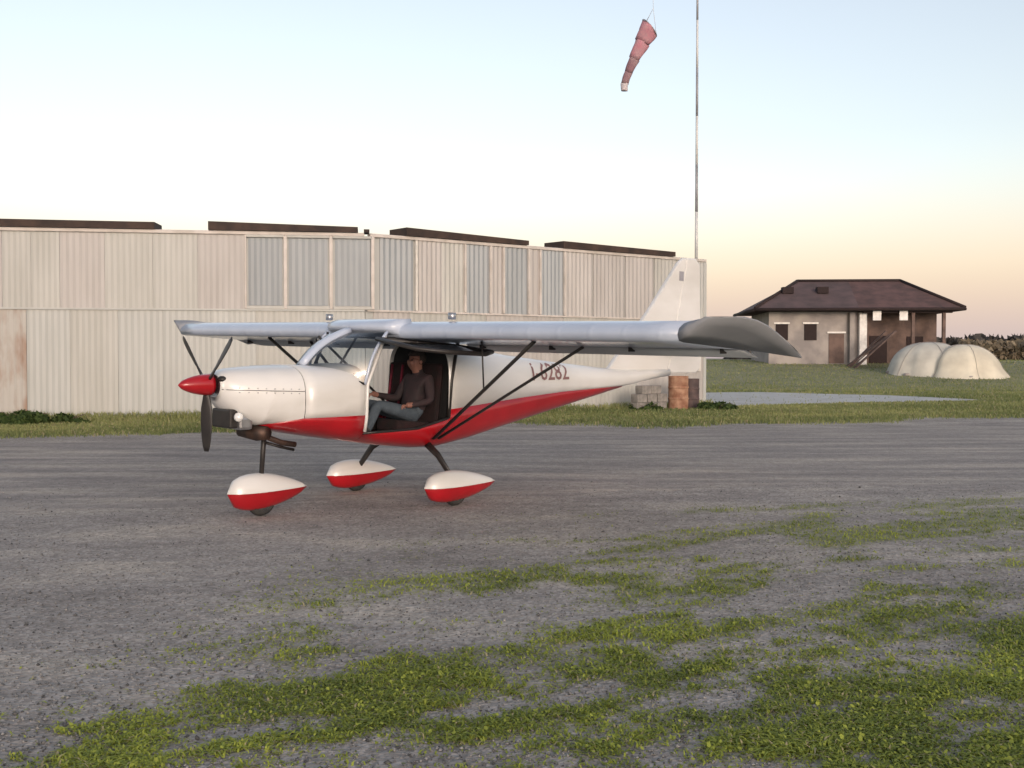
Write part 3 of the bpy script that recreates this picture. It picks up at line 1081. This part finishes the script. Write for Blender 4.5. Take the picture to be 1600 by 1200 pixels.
for base, d_, sd in ((Vector(PN['pal'][0]), Vector((.9, -.2, -.12)).normalized(), 1), (Vector(PN['par'][0]), Vector((.75, -.1, -.35)).normalized(), -1)):
    ac_ = Vector((0, 1, 0)) * sd
    for k, (ln, off) in enumerate(((.072, .026), (.082, .009), (.078, -.009), (.062, -.026))):
        b0_ = base + ac_ * off
        k1 = b0_ + d_ * ln * .5 + Vector((0, 0, .004)); k2 = b0_ + d_ * ln * .8 + Vector((0, 0, -.014)); k3 = b0_ + d_ * ln + Vector((0, 0, -.034))
        fm = skin_geo({'a': (b0_, .010), 'b': (k1, .0095), 'c': (k2, .0085), 'd': (k3, .007)}, [('a', 'b'), ('b', 'c'), ('c', 'd')], 'a', 1)
        bmp.from_mesh(fm)
    t0_ = base - d_ * .02 + ac_ * -.028
    fm = skin_geo({'a': (t0_, .012), 'b': (t0_ + d_ * .03 - ac_ * .018, .010), 'c': (t0_ + d_ * .055 - ac_ * .016 + Vector((0, 0, -.012)), .008)}, [('a', 'b'), ('b', 'c')], 'a', 1)
    bmp.from_mesh(fm)
pm = bpy.data.meshes.new('person')
bmp.to_mesh(pm)
bmp.free()
for m_ in (mat('jacket_black', (.022, .016, .018, 1), .85, (.034, .018, .021, 1), 9, bump=.4, bscale=18),
           mat('jeans_blue_grey', (.075, .098, .120, 1), .9, (.050, .066, .084, 1), 8, bump=.4, bscale=40),
           mat('skin_tone', (.27, .13, .095, 1), .6, (.22, .10, .075, 1), 12),
           mat('shoe_dark', (.02, .018, .017, 1), .6, (.035, .03, .028, 1), 12)):
    pm.materials.append(m_)
segs = [(Vector(PN[a_][0]), Vector(PN[b_][0]), PN[a_][1], PN[b_][1], k) for a_, b_, k in PE]
for i_, p in enumerate(pm.polygons):
    p.use_smooth = True
    if i_ >= nbody:
        p.material_index = 2
        continue
    c_ = p.center
    best = None
    for a_, b_, ra, rb, k in segs:
        d_ = b_ - a_
        t_ = max(0, min(1, (c_ - a_).dot(d_) / d_.length_squared))
        q_ = (c_ - (a_ + d_ * t_)).length / (ra + (rb - ra) * t_)
        if best is None or q_ < best[0]:
            best = (q_, k)
    p.material_index = best[1]
person = bpy.data.objects.new('person', pm)
COL.objects.link(person)
person.location = ac.location
person.rotation_euler = ac.rotation_euler
tag(person, 'person in a black jacket and blue-grey jeans seated in the open aircraft cockpit', 'person')
bm = bmesh.new()
bmesh.ops.create_uvsphere(bm, u_segments=20, v_segments=12, radius=1, matrix=Matrix.Translation((-.565, .275, 1.712)) @ Matrix.Diagonal((.103, .092, .098, 1)))
bmesh.ops.delete(bm, geom=[v for v in bm.verts if v.co.z < 1.63 or (v.co.x > -.515 and v.co.z < 1.735)], context='VERTS')
hr = bmobj('hair', bm, mat('hair_dark_brown', (.020, .013, .010, 1), .7, (.035, .022, .016, 1), 30, bump=.5, bscale=80), person, True)
solidify(hr, .012, 1)
for sy in (-1, 1):
    bm = bmesh.new()
    bmesh.ops.create_uvsphere(bm, u_segments=8, v_segments=6, radius=.010, matrix=Matrix.Translation((-.462, .278 + sy * .030, 1.688)))
    bmobj('eye', bm, M_black, person, True)
    bm = bmesh.new()
    bmesh.ops.create_uvsphere(bm, u_segments=10, v_segments=8, radius=1, matrix=Matrix.Translation((-.553, .275 + sy * .090, 1.672)) @ Matrix.Diagonal((.022, .010, .032, 1)))
    bmobj('ear', bm, pm.materials[2], person, True)

# ------------------------------------------------------------------ mast and windsock
MX, MY = 7.18, 40.0
mast = thing('mast', (MX, MY, 0), 'tall thin banded grey and white mast behind the hangar corner', 'mast')
M_m1 = mat('mast_grey', (.34, .34, .36, 1), .5, (.26, .26, .27, 1), 4)
M_m2 = mat('mast_white', (.66, .66, .65, 1), .5, (.58, .58, .57, 1), 4)
zcur = 0
i = 0
while zcur < 16.3:
    ln = 1.85
    r0 = .075 - .0022 * zcur
    V_, F_ = tube_geo([(0, 0, zcur), (0, 0, min(zcur + ln, 16.4))], [r0, r0 - .004], 12)
    pyobj('mast_section', V_, F_, M_m1 if i % 2 == 0 else M_m2, mast, True)
    zcur += ln
    i += 1
tube('cross_arm', [(-1.75, 0, 16.15), (.75, 0, 16.15)], .03, M_m1, mast, 8)
bmobj('lamp_fitting', box_bm(.55, 0, 15.86, .42, .16, .24), M_black, mast, bevel=.03)
tube('lamp_hanger', [(.55, 0, 15.97), (.55, 0, 16.14)], .02, M_black, mast, 6)
tube('stay_wire', [(0, 0, 16.35), (-1.7, 0, 16.17)], .008, M_m1, mast, 5)

M_sockp = mat('sock_faded_pink', (.46, .20, .24, 1), .9, (.40, .24, .26, 1), 3, bump=.2)
M_sockm = mat('sock_grey_maroon', (.24, .13, .15, 1), .9, (.30, .20, .21, 1), 3, bump=.2)
M_sockw = mat('sock_dull_white', (.60, .52, .53, 1), .9, (.5, .45, .46, 1), 3, bump=.2)
sock = thing('windsock', (MX - 1.85, MY, 14.50), 'faded pink striped windsock hanging limp from the mast arm', 'windsock')
# axis of the sock, from the hoop down to the tail
ax_pts = [Vector((0, 0, 0)), Vector((-.28, .05, -.55)), Vector((-.58, .08, -1.18)), Vector((-.80, .10, -1.70)), Vector((-.95, .10, -2.12)), Vector((-.97, .10, -2.40))]
rad_ = [.40, .29, .20, .15, .14, .12]
for k in range(5):
    pa, pb = ax_pts[k], ax_pts[k + 1]
    rr = []
    for q_ in range(5):
        t_ = q_ / 4
        p = pa.lerp(pb, t_)
        r_ = rad_[k] + (rad_[k + 1] - rad_[k]) * t_
        d = (pb - pa).normalized()
        if k == 0 and q_ == 0:
            d = (Vector((-.75, 0, -.65))).normalized()
        u_ = d.cross(Vector((0, 1, 0))).normalized(); v_ = u_.cross(d).normalized()
        rr.append([p + (u_ * math.cos(2 * math.pi * j / 16) + v_ * math.sin(2 * math.pi * j / 16) * .8) * r_ * (1 + .10 * math.sin(3 * 2 * math.pi * j / 16 + k + q_)) for j in range(16)])
    V_, F_ = loft(rr, True)
    o = pyobj('fabric_band', V_, F_, (M_sockp, M_sockp, M_sockm, M_sockm, M_sockw)[k], sock, True)
    solidify(o, .01, 0)
d = Vector((-.75, 0, -.65)).normalized(); u_ = d.cross(Vector((0, 1, 0))).normalized(); v_ = u_.cross(d).normalized()
hoop = [(u_ * math.cos(2 * math.pi * j / 20) + v_ * math.sin(2 * math.pi * j / 20) * .8) * .41 for j in range(21)]
tube('hoop', hoop, .02, M_m1, sock, 6)
apex = Vector((.12, 0, 1.68))
for j in (0, 7, 13):
    tube('cord', [hoop[j], Vector((.14, 0, .75)), apex], .009, M_m2, sock, 5)

# ------------------------------------------------------------------ farmhouse on the bank
HY = 80.0
GZh = 1.5
house = thing('farmhouse', (25.3, HY, GZh - .25), 'low farmhouse with broad maroon hipped roof, pale walls and open porch', 'house', (0, 0, R(-4)))
M_stone = mat('house_plaster', srgb(168, 160, 154), .9, srgb(138, 132, 130), .9, bump=.3, bscale=8)
M_stone2 = mat('house_brick', srgb(118, 98, 90), .9, srgb(88, 74, 70), 1.4, bump=.4, bscale=8)
M_tile = mat('roof_tiles_maroon', srgb(104, 79, 76), .85, srgb(80, 63, 61), 1.2, bump=.4, bscale=9)
M_tileg = mat('roof_tiles_lichen', srgb(100, 82, 82), .85, srgb(80, 68, 68), .9, bump=.4, bscale=9)
M_eave = mat('eave_dark', srgb(48, 36, 36), .9)
M_trimsky = mat('trim_and_sky_white', srgb(238, 234, 230), .6)  # white of the trim and pillar, also of the panels standing for sky
# local x along the facade, origin under the middle; -y faces the viewer
EZ, RZ = 4.10, 6.45
ex0, ex1, rx0, rx1 = -7.1, 7.9, -3.0, 4.8
ey0, ey1, ry = -5.2, 5.2, 0
CR = {'a': (ex0, ey0, EZ), 'b': (ex1, ey0, EZ), 'c': (ex1, ey1, EZ), 'd': (ex0, ey1, EZ), 'r': (rx0, ry, RZ), 's': (rx1, ry, RZ)}
for nm, ks, mm in (('roof_slope', 'abs_r', None), ('roof_slope', 'bcs', M_tile), ('roof_slope', 'cdrs', M_tile), ('roof_slope', 'dar', M_tile)):
    if ks == 'abs_r':
        # the front slope in two weathered stretches
        t_ = .50
        m0 = Vector(CR['a']).lerp(Vector(CR['b']), t_); m1 = Vector(CR['r']).lerp(Vector(CR['s']), t_)
        o = pyobj('roof_slope', [CR['a'], m0, m1, CR['r']], [(0, 1, 2, 3)], M_tileg, house); solidify(o, .14)
        o = pyobj('roof_slope', [m0, CR['b'], CR['s'], m1], [(0, 1, 2, 3)], M_tile, house); solidify(o, .14)
    else:
        vv = [CR[k] for k in ks]
        o = pyobj(nm, vv, [tuple(range(len(vv)))], mm, house); solidify(o, .14)
for p, q_ in (('a', 'b'), ('b', 'c'), ('a', 'd')):
    tube('fascia', [Vector(CR[p]) - Vector((0, 0, .06)), Vector(CR[q_]) - Vector((0, 0, .06))], .13, M_eave, house, 6)
for p, q_ in (('r', 's'), ('a', 'r'), ('b', 's')):
    tube('ridge_cap', [Vector(CR[p]) + Vector((0, 0, .05)), Vector(CR[q_]) + Vector((0, 0, .05))], .13, M_eave, house, 6)
for xd in (-1.6, -4.2):
    yy = ey0 + 3.1
    zz = EZ + (RZ - EZ) * 3.1 / 5.2
    bmobj('roof_vent', box_bm(xd, yy - .1, zz + .12, .85, .7, .5), M_eave, house, bevel=.04)
# closed left half
bmobj('wall', box_bm(-2.4, .2, 1.95, 6.9, 8.0, 3.95), M_stone, house)
for xw, zw, w_, h_ in ((-4.9, 2.4, .9, 1.2), (-2.8, 2.4, .9, 1.2), (-.9, 1.2, 1.1, 2.2)):
    f_ = bmobj('window' if h_ < 2 else 'door', box_bm(xw, -3.82, zw, w_, .08, h_), M_stone2 if h_ > 2 else M_eave, house)
    bmobj('surround', box_bm(xw, -3.84, zw + h_ / 2 + .08, w_ + .25, .12, .12), M_trimsky, f_)
bmobj('pillar', box_bm(.95, -4.0, 1.9, .55, .45, 3.9), M_trimsky, house, bevel=.04)
bmobj('pillar', box_bm(.15, -4.05, 1.9, .35, .35, 3.9), M_stone, house, bevel=.04)
# right half: brick, recessed below the deep eaves
bmobj('wall', box_bm(4.0, .8, 1.95, 5.6, 6.6, 3.95), M_stone2, house)
for xw in (1.75, 3.65):
    f_ = bmobj('sky_gap_panel', box_bm(xw, -4.86, 3.66, .60, .10, .86), M_trimsky, house, bevel=.02)  # white panels added to stand for sky seen through gaps under the eaves
for xw, zw, w_, h_ in ((2.5, 1.1, 1.3, 2.1), (5.2, 1.5, 1.2, 1.2)):
    bmobj('opening', box_bm(xw, -2.54, zw, w_, .06, h_), M_eave, house)
for xp in (6.6, 4.4):
    bmobj('porch_post', box_bm(xp, -4.6, 2.0, .24, .24, 4.05), M_stone2, house, bevel=.03)
bmobj('porch_beam', box_bm(4.0, -4.6, 3.9, 6.4, .26, .26), M_eave, house, bevel=.03)

# timber brace / planks leaning at the porch
pl_ = thing('plank_stack', (25.0, 73.0, float(ground_z(25.0, 73.0)) - .05), 'dark planks leaning in a slope between the farmhouse porch and the tarpaulin heap', 'planks')
for k in range(7):
    x0_ = -.7 + k * .42
    bm = box_bm(0, 0, 0, 3.9, .22, .07)
    o = bmobj('plank', bm, M_stone2, pl_)
    o.rotation_euler = (R(random.uniform(-8, 8)), R(-40 + random.uniform(-4, 4)), R(random.uniform(-6, 6)))
    o.location = (.6 + random.uniform(-.15, .15), -1.2 + k * .4, 1.30)

# tarpaulin-covered heap
M_tarp = [mat('tarp_cream', srgb(224, 216, 196), .75, srgb(200, 192, 174), .8, bump=.5, bscale=2.2),
          mat('tarp_grey', srgb(206, 202, 190), .75, srgb(180, 176, 166), .8, bump=.5, bscale=2.2)]


def heap(name, cx, cy, rx, ry_, h, m, label, seed, lip=.0, grp=None):
    cz = float(ground_z(cx, cy))
    rr = []
    rs = np.random.default_rng(seed)
    ph = rs.random(6) * 6
    for i in range(11):
        t_ = i / 10
        el = t_ * math.pi / 2
        ring = []
        for j in range(40):
            a_ = 2 * math.pi * j / 40
            fold = 1 + .05 * math.sin(4 * a_ + ph[0] + 2 * t_) + .045 * math.sin(9 * a_ + ph[1] + 3 * t_) * (1 - .6 * t_) + .035 * math.sin(15 * a_ + ph[2]) * (1 - t_ * .5)
            rr_ = (math.cos(el) ** .80 + lip * max(0, 1 - t_ * 6)) * fold
            x = math.cos(a_) * rx * rr_
            y = math.sin(a_) * ry_ * rr_
            gz = float(ground_z(cx + x, cy + y)) - cz
            z = h * (math.sin(el) ** 1.05) * (1 + .04 * math.sin(3 * a_ + ph[3]) * (1 - t_)) + gz * (1 - t_) - .06 * (1 - t_)
            ring.append((x, y, z))
        rr.append(ring)
    V_, F_ = loft(rr, True, False, True)
    root = thing(name, (cx, cy, cz), label, 'tarpaulin', group=grp)
    c = pyobj('cover', V_, F_, m, root, True)
    for k in range(3):                                   # lashings that follow the cover from hem to hem
        j0 = (3 + 7 * k) % 20
        pts = [Vector(rr[i][j0]) * 1.008 for i in range(11)] + [Vector(rr[i][(j0 + 20) % 40]) * 1.008 for i in range(9, -1, -1)]
        tube('lashing', [p + Vector((0, 0, .008)) for p in pts], .012, M_stone, root, 5)
    for k in range(9):
        a_ = 2 * math.pi * k / 9 + .3
        x, y = math.cos(a_) * rx * 1.03, math.sin(a_) * ry_ * 1.03
        bmobj('ballast_stone', box_bm(x, y, float(ground_z(cx + x, cy + y)) - cz + .08, .34, .26, .22, rot=(0, 0, a_)), M_stone, root, bevel=.05, seg=1)
    return root


heap('covered_heap', 27.5, 67.5, 2.55, 2.5, 2.08, M_tarp[1], 'grey-cream tarpaulin dome beside the leaning planks', 3, .05)
heap('covered_heap', 29.1, 66.0, 2.30, 2.2, 2.02, M_tarp[0], 'bright cream tarpaulin dome with a flared hem on the open grass side', 5, .16)

# ------------------------------------------------------------------ leafy things
def leaf_material(name, c1, c2, rough=.7, straw=None):
    m = bpy.data.materials.new(name)
    m.use_nodes = True
    t = m.node_tree
    b = t.nodes['Principled BSDF']
    b.inputs['Roughness'].default_value = rough
    b.inputs['Specular IOR Level'].default_value = .25
    at = t.nodes.new('ShaderNodeAttribute'); at.attribute_name = 'tone'
    r = t.nodes.new('ShaderNodeValToRGB')
    r.color_ramp.elements[0].color = c1; r.color_ramp.elements[1].color = c2
    if straw:
        r.color_ramp.elements[1].position = .93
        r.color_ramp.elements.new(.97).color = straw
    t.links.new(at.outputs['Fac'], r.inputs[0])
    t.links.new(r.outputs[0], b.inputs['Base Color'])
    tr = t.nodes.new('ShaderNodeBsdfTranslucent')
    t.links.new(r.outputs[0], tr.inputs[0])
    mx = t.nodes.new('ShaderNodeMixShader'); mx.inputs[0].default_value = .25
    o = t.nodes['Material Output']
    t.links.new(b.outputs[0], mx.inputs[1]); t.links.new(tr.outputs[0], mx.inputs[2])
    t.links.new(mx.outputs[0], o.inputs['Surface'])
    return m


def blades(name, X, Y, Z, H, W, lean, m, tone, kind='stuff', quad=True):
    """bent two-segment blades: 5 vertices, 3 triangles each"""
    n = len(X)
    az = rng.random(n) * 2 * np.pi
    dx, dy = np.cos(az), np.sin(az)
    wx, wy = -dy * W / 2, dx * W / 2
    l1 = H * lean * .35; l2 = H * lean
    P = np.stack([X, Y, Z], 1)
    a = P + np.stack([wx, wy, 0 * X], 1); b = P - np.stack([wx, wy, 0 * X], 1)
    mid = P + np.stack([dx * l1, dy * l1, H * .62], 1)
    c = mid + np.stack([wx, wy, 0 * X], 1) * .85; d = mid - np.stack([wx, wy, 0 * X], 1) * .85
    e = P + np.stack([dx * l2, dy * l2, H * np.maximum(.35, 1.0 - .25 * lean)], 1)
    V = np.stack([a, b, c, d, e], 1).reshape(-1, 3)
    k = np.arange(n) * 5
    F = np.concatenate([np.stack([k, k + 1, k + 3], 1), np.stack([k, k + 3, k + 2], 1), np.stack([k + 2, k + 3, k + 4], 1)])
    me = np_mesh(name, V, F)
    at = me.attributes.new('tone', 'FLOAT', 'POINT')
    at.data.foreach_set('value', np.repeat(tone, 5).astype(np.float32))
    o = link(name, me, m)
    return o


M_grass = leaf_material('verge_grass', (.185, .230, .045, 1), (.450, .500, .085, 1), .7, (.46, .40, .23, 1))
M_grassf = leaf_material('far_grass', (.150, .190, .070, 1), (.360, .370, .150, 1), .7, (.42, .36, .22, 1))
M_weed = leaf_material('weed_leaf', (.030, .055, .016, 1), (.085, .125, .035, 1))

# near verge: sampled by cover
N = 900000
Yc = 1 / (1 / 13.6 + rng.random(N) * (1 / 3.6 - 1 / 13.6))     # denser close to the viewer
Xc = (rng.random(N) * 2 - 1) * .60 * Yc + .25
cv = grass_mask(Xc, Yc)
keep = rng.random(N) < cv ** 1.15 * .27
Xc, Yc, cv = Xc[keep], Yc[keep], cv[keep]
Hh = (.012 + .026 * rng.random(len(Xc))) * (.55 + .6 * cv) * (1 + .4 * sstep(.55, .75, fbm(Xc * 1.5, Yc * 1.5 + 60, 3)))
tone = np.clip(fbm(Xc * 1.1 + 70, Yc * 1.6, 4) * 1.5 - .35 + rng.normal(0, .22, len(Xc)), 0, .92)
tone[rng.random(len(Xc)) < .08] = 1.0
g1 = blades('verge_grass', Xc, Yc, ground_z(Xc, Yc) - .003, Hh, .005 + .007 * rng.random(len(Xc)), 1.0 + 1.5 * rng.random(len(Xc)), M_grass, tone)
tag(g1, 'patchy bright green grass and low weeds growing through the gravel verge', 'grass', None, 'stuff')

# broad clover-like leaves among it
N = 260000
Yc = 1 / (1 / 12.5 + rng.random(N) * (1 / 3.6 - 1 / 12.5))
Xc = (rng.random(N) * 2 - 1) * .60 * Yc + .25
cv = grass_mask(Xc, Yc)
keep = rng.random(N) < cv ** 2 * .22
Xc, Yc = Xc[keep], Yc[keep]
n = len(Xc)
r_ = .005 + .006 * rng.random(n)
az = rng.random(n) * 6.283
zz = ground_z(Xc, Yc) + .006 + .028 * rng.random(n) ** 1.5
tx, ty = rng.normal(0, .35, n), rng.normal(0, .35, n)
pts = []
for k in range(5):
    an = az + k * 2 * np.pi / 5
    ox, oy = np.cos(an) * r_, np.sin(an) * r_
    pts.append(np.stack([Xc + ox, Yc + oy, zz + ox * tx + oy * ty], 1))
V = np.stack(pts, 1).reshape(-1, 3)
k = np.arange(n) * 5
me = np_mesh('clover', V, np.stack([k, k + 1, k + 2, k + 3, k + 4], 1))
at = me.attributes.new('tone', 'FLOAT', 'POINT')
at.data.foreach_set('value', np.repeat(np.clip(rng.normal(.35, .22, n), 0, .9), 5).astype(np.float32))
clover = link('clover', me, M_grass)
tag(clover, 'low round-leaved clover mixed through the verge grass', 'clover', None, 'stuff')

# stones lying on the bare gravel
N = 60000
Yc = 1 / (1 / 14 + rng.random(N) * (1 / 3.6 - 1 / 14))
Xc = (rng.random(N) * 2 - 1) * .60 * Yc
keep = rng.random(N) < (1 - .75 * grass_mask(Xc, Yc)) * .55
Xc, Yc = Xc[keep], Yc[keep]
n = len(Xc)
r_ = .004 + .007 * rng.random(n) ** 2 + (.008 * (rng.random(n) < .02))
az = rng.random(n) * 6.283
oct_ = np.array([[1, 0, 0], [0, 1, 0], [-1, 0, 0], [0, -1, 0], [.1, .1, .75], [0, 0, -.6]])
c_, s_ = np.cos(az), np.sin(az)
V = np.zeros((n, 6, 3))
jit = 1 + rng.normal(0, .2, (n, 6))
for k in range(6):
    ox, oy, oz = oct_[k]
    V[:, k, 0] = Xc + (ox * c_ - oy * s_ * .7) * r_ * jit[:, k]
    V[:, k, 1] = Yc + (ox * s_ + oy * c_ * .7) * r_ * jit[:, k]
    V[:, k, 2] = ground_z(Xc, Yc) + .008 * (Yc > 10) + r_ * .35 + oz * r_
k = (np.arange(n) * 6)[:, None]
tri = np.array([[0, 1, 4], [1, 2, 4], [2, 3, 4], [3, 0, 4], [1, 0, 5], [2, 1, 5], [3, 2, 5], [0, 3, 5]])
F = (k[:, :, None] + tri[None]).reshape(-1, 3)
me = np_mesh('gravel', V.reshape(-1, 3), F)
at = me.attributes.new('tone', 'FLOAT', 'POINT')
at.data.foreach_set('value', np.repeat(rng.random(n), 6).astype(np.float32))
gr = link('gravel', me, leaf_material('stone_greys', (.09, .09, .09, 1), (.42, .41, .40, 1), .9))
tag(gr, 'loose grey pebbles strewn over the bare ground', 'gravel', None, 'stuff')

# far grass: foot of the hangar and the bank
N = 420000
Yc = 1 / (1 / 90 + rng.random(N) ** .9 * (1 / 20 - 1 / 90))
Xc = (rng.random(N) * 2 - 1) * .58 * Yc
hf = hangar_front(Xc)
ok = ~((Yc > hf - .08) & (Xc < 7.05)) & (rng.random(N) < strip_mask(Xc, Yc) ** 1.2)
pin0 = 36.5 + (Xc - 7.6) * .42; pin1 = np.interp(Xc, [7.6, 12, 17, 19], [50, 51, 47, 42])
ok &= ~((Xc > 7.4) & (Xc < 19) & (Yc > pin0 - .3) & (Yc < pin1 + .3) & (rng.random(N) < .985))
Xc, Yc = Xc[ok], Yc[ok]
hm = 1 + 1.6 * sstep(2.2, .2, hangar_front(np.minimum(Xc, 7)) - Yc) * (Xc < 7.2)
Hh = (.05 + .09 * rng.random(len(Xc))) * hm * (.6 + .8 * fbm(Xc * .9, Yc * .9 + 9, 3))
tone = np.clip(fbm(Xc * .35 + 20, Yc * .5, 4) * 1.5 - .3 + rng.normal(0, .15, len(Xc)), 0, .92)
tone[rng.random(len(Xc)) < .07] = 1.0
g2 = blades('field_grass', Xc, Yc, ground_z(Xc, Yc) - .004, Hh, (.012 + .010 * rng.random(len(Xc))) * (.6 + Yc / 45), .3 + .6 * rng.random(len(Xc)), M_grassf, tone)
tag(g2, 'green grass along the hangar foot and over the rising field behind', 'grass', None, 'stuff')


def weed(name, x, y, rx, ry_, h, n, label, grp=None, m=None):
    z0 = float(ground_z(x, y))
    root = thing(name, (x, y, z0), label, 'shrub', group=grp)
    rs = np.random.default_rng(int(abs(x) * 100 + y * 7))
    nl = 9
    lob = rs.random((nl, 3)) * np.array([2, 2, .7]) - np.array([1, 1, 0])
    idx = rs.integers(0, nl, n)
    d = rs.normal(0, 1, (n, 3)); d /= np.linalg.norm(d, axis=1)[:, None]
    p = lob[idx] * .62 + d * (.36 * rs.random(n) ** .4)[:, None]
    p *= np.array([rx, ry_, h]); p[:, 2] = np.abs(p[:, 2]) + .02
    L = .05 + .06 * rs.random(n)
    t_ = rs.normal(0, 1, (n, 3)); t_ /= np.linalg.norm(t_, axis=1)[:, None]
    b_ = np.cross(t_, d); b_ /= np.linalg.norm(b_, axis=1)[:, None] + 1e-6
    V = np.stack([p - t_ * L[:, None], p + b_ * L[:, None] * .45, p + t_ * L[:, None], p - b_ * L[:, None] * .45], 1).reshape(-1, 3)
    k = np.arange(n) * 4
    me = np_mesh('foliage', V, np.stack([k, k + 1, k + 2, k + 3], 1))
    at = me.attributes.new('tone', 'FLOAT', 'POINT')
    at.data.foreach_set('value', np.repeat(np.clip(rs.normal(.45, .25, n), 0, 1), 4).astype(np.float32))
    link('foliage', me, m or M_weed, root)
    V_, F_ = [], []
    for k in range(7):
        a_ = rs.random() * 6.28
        e = Vector((math.cos(a_) * rx * .6, math.sin(a_) * ry_ * .6, h * .7))
        v, f = tube_geo([(0, 0, -.02), e * .5 + Vector((0, 0, .06)), e], [.014, .010, .005], 5)
        F_ += [tuple(i + len(V_) for i in ff) for ff in f]; V_ += v
    pyobj('stems', V_, F_, M_stone2, root)
    return root


def at_px(px, y):
    return (px - 800) / 1600 * y


for px, y, rx, ry_, h, n, lb in ((20, 27.0, .55, .40, .42, 900, 'dark low weeds at the rusty end sheet of the hangar'),
                                 (45, 25.8, .75, .45, .46, 1300, 'widest dark green weed mound at the foot of the pale hangar'),
                                 (108, 26.2, .60, .40, .38, 900, 'smaller dark weed clump beside the widest mound at the hangar foot'),
                                 (1122, 33.5, .75, .5, .34, 900, 'dark weed clump where the concrete path meets the hangar corner'),
                                 (1010, 33.0, .60, .35, .30, 700, 'low weeds growing in front of the grey concrete blocks')):
    weed('weed_clump', at_px(px, y), y, rx, ry_, h, n, lb)

# far hedge line and brown field edge at the right
def hedge(name, x0, x1, y, h, label, seed, dens=26, m=None, leaf=.35):
    rs = np.random.default_rng(seed)
    n = int((x1 - x0) * h * dens)
    x = x0 + (x1 - x0) * rs.random(n)
    top = h * (.75 + .35 * fbm(x * .35 + seed, x * 0 + 2, 4))
    z = top * rs.random(n) ** .8
    yy = y + rs.normal(0, 1.0, n)
    base = ground_z(x, yy)
    L = leaf * (.5 + rs.random(n))
    d = rs.normal(0, 1, (n, 3)); d /= np.linalg.norm(d, axis=1)[:, None]
    t_ = rs.normal(0, 1, (n, 3)); t_ -= d * (t_ * d).sum(1)[:, None]; t_ /= np.linalg.norm(t_, axis=1)[:, None]
    b_ = np.cross(d, t_)
    p = np.stack([x, yy, base + z], 1)
    V = np.stack([p - t_ * L[:, None], p + b_ * L[:, None] * .5, p + t_ * L[:, None], p - b_ * L[:, None] * .5], 1).reshape(-1, 3)
    k = np.arange(n) * 4
    me = np_mesh(name, V, np.stack([k, k + 1, k + 2, k + 3], 1))
    at = me.attributes.new('tone', 'FLOAT', 'POINT')
    at.data.foreach_set('value', np.repeat(np.clip(rs.normal(.5, .25, n), 0, 1), 4).astype(np.float32))
    o = link(name, me, m)
    tag(o, label, 'hedge', None, 'stuff')
    return o


M_hedge = leaf_material('hedge_brown', (.190, .150, .105, 1), (.320, .265, .185, 1))
M_hedged = leaf_material('hedge_dark', (.070, .064, .060, 1), (.120, .110, .100, 1))
hedge('hedgerow', 44, 130, 100, 2.1, 'dry brown hedgerow bounding the far field', 2, 60, M_hedge)
hedge('far_trees', 40, 260, 190, 4.3, 'dark distant tree line along the horizon', 4, 16, M_hedged, .8)

# ------------------------------------------------------------------ things at the hangar corner
M_block = mat('block_grey', srgb(150, 144, 138), .95, srgb(120, 116, 112), 5, bump=.5)
M_barrel = mat('barrel_rust', srgb(176, 138, 112), .7, srgb(130, 88, 66), 4, bump=.2, rand=.05)
by = 33.4
blk = thing('concrete_blocks', (at_px(1014, by), by, float(ground_z(at_px(1014, by), by))), 'stack of weathered grey concrete blocks against the hangar foot', 'blocks', (0, 0, R(35)))
bmdata = None
for r_ in range(3):
    for c in range(3 - (r_ == 2)):
        o = bmobj('block', box_bm(0, 0, 0, .42, .34, .27), M_block, blk, bevel=.015, seg=1)
        o.location = (-.44 + c * .44 + (.2 if r_ == 2 else random.uniform(-.01, .01)), random.uniform(-.02, .02), .135 + r_ * .273)
        o.rotation_euler = (0, 0, R(random.uniform(-4, 4)))


def barrel(x, y, label, m, r=.29, h=.9):
    root = thing('oil_drum', (x, y, float(ground_z(x, y))), label, 'drum')
    prof = [(0, .97), (.01, 1), (.30, 1), (.32, 1.04), (.35, 1.04), (.37, 1), (.63, 1), (.65, 1.04), (.68, 1.04), (.70, 1), (.985, 1), (1, 1.02), (1, .96), (.975, .95)]
    rr = [[(r * k * math.cos(2 * math.pi * j / 24), r * k * math.sin(2 * math.pi * j / 24), h * z) for j in range(24)] for z, k in prof]
    V_, F_ = loft(rr, True, True, True)
    b_ = pyobj('drum_body', V_, F_, m, root, False)
    pyobj('bung', *tube_geo([(.15, 0, h * .97), (.15, 0, h)], .035, 10), M_black, root)
    return root


barrel(at_px(1060, 33.8), 33.8, 'rusty orange-brown oil drum at the hangar corner', M_barrel, .33, 1.12)
barrel(at_px(1079, 34.4), 34.4, 'dark brown oil drum tucked behind the rusty one', mat('barrel_dark', srgb(96, 78, 76), .7, srgb(70, 58, 58), 4), .29, 1.02)
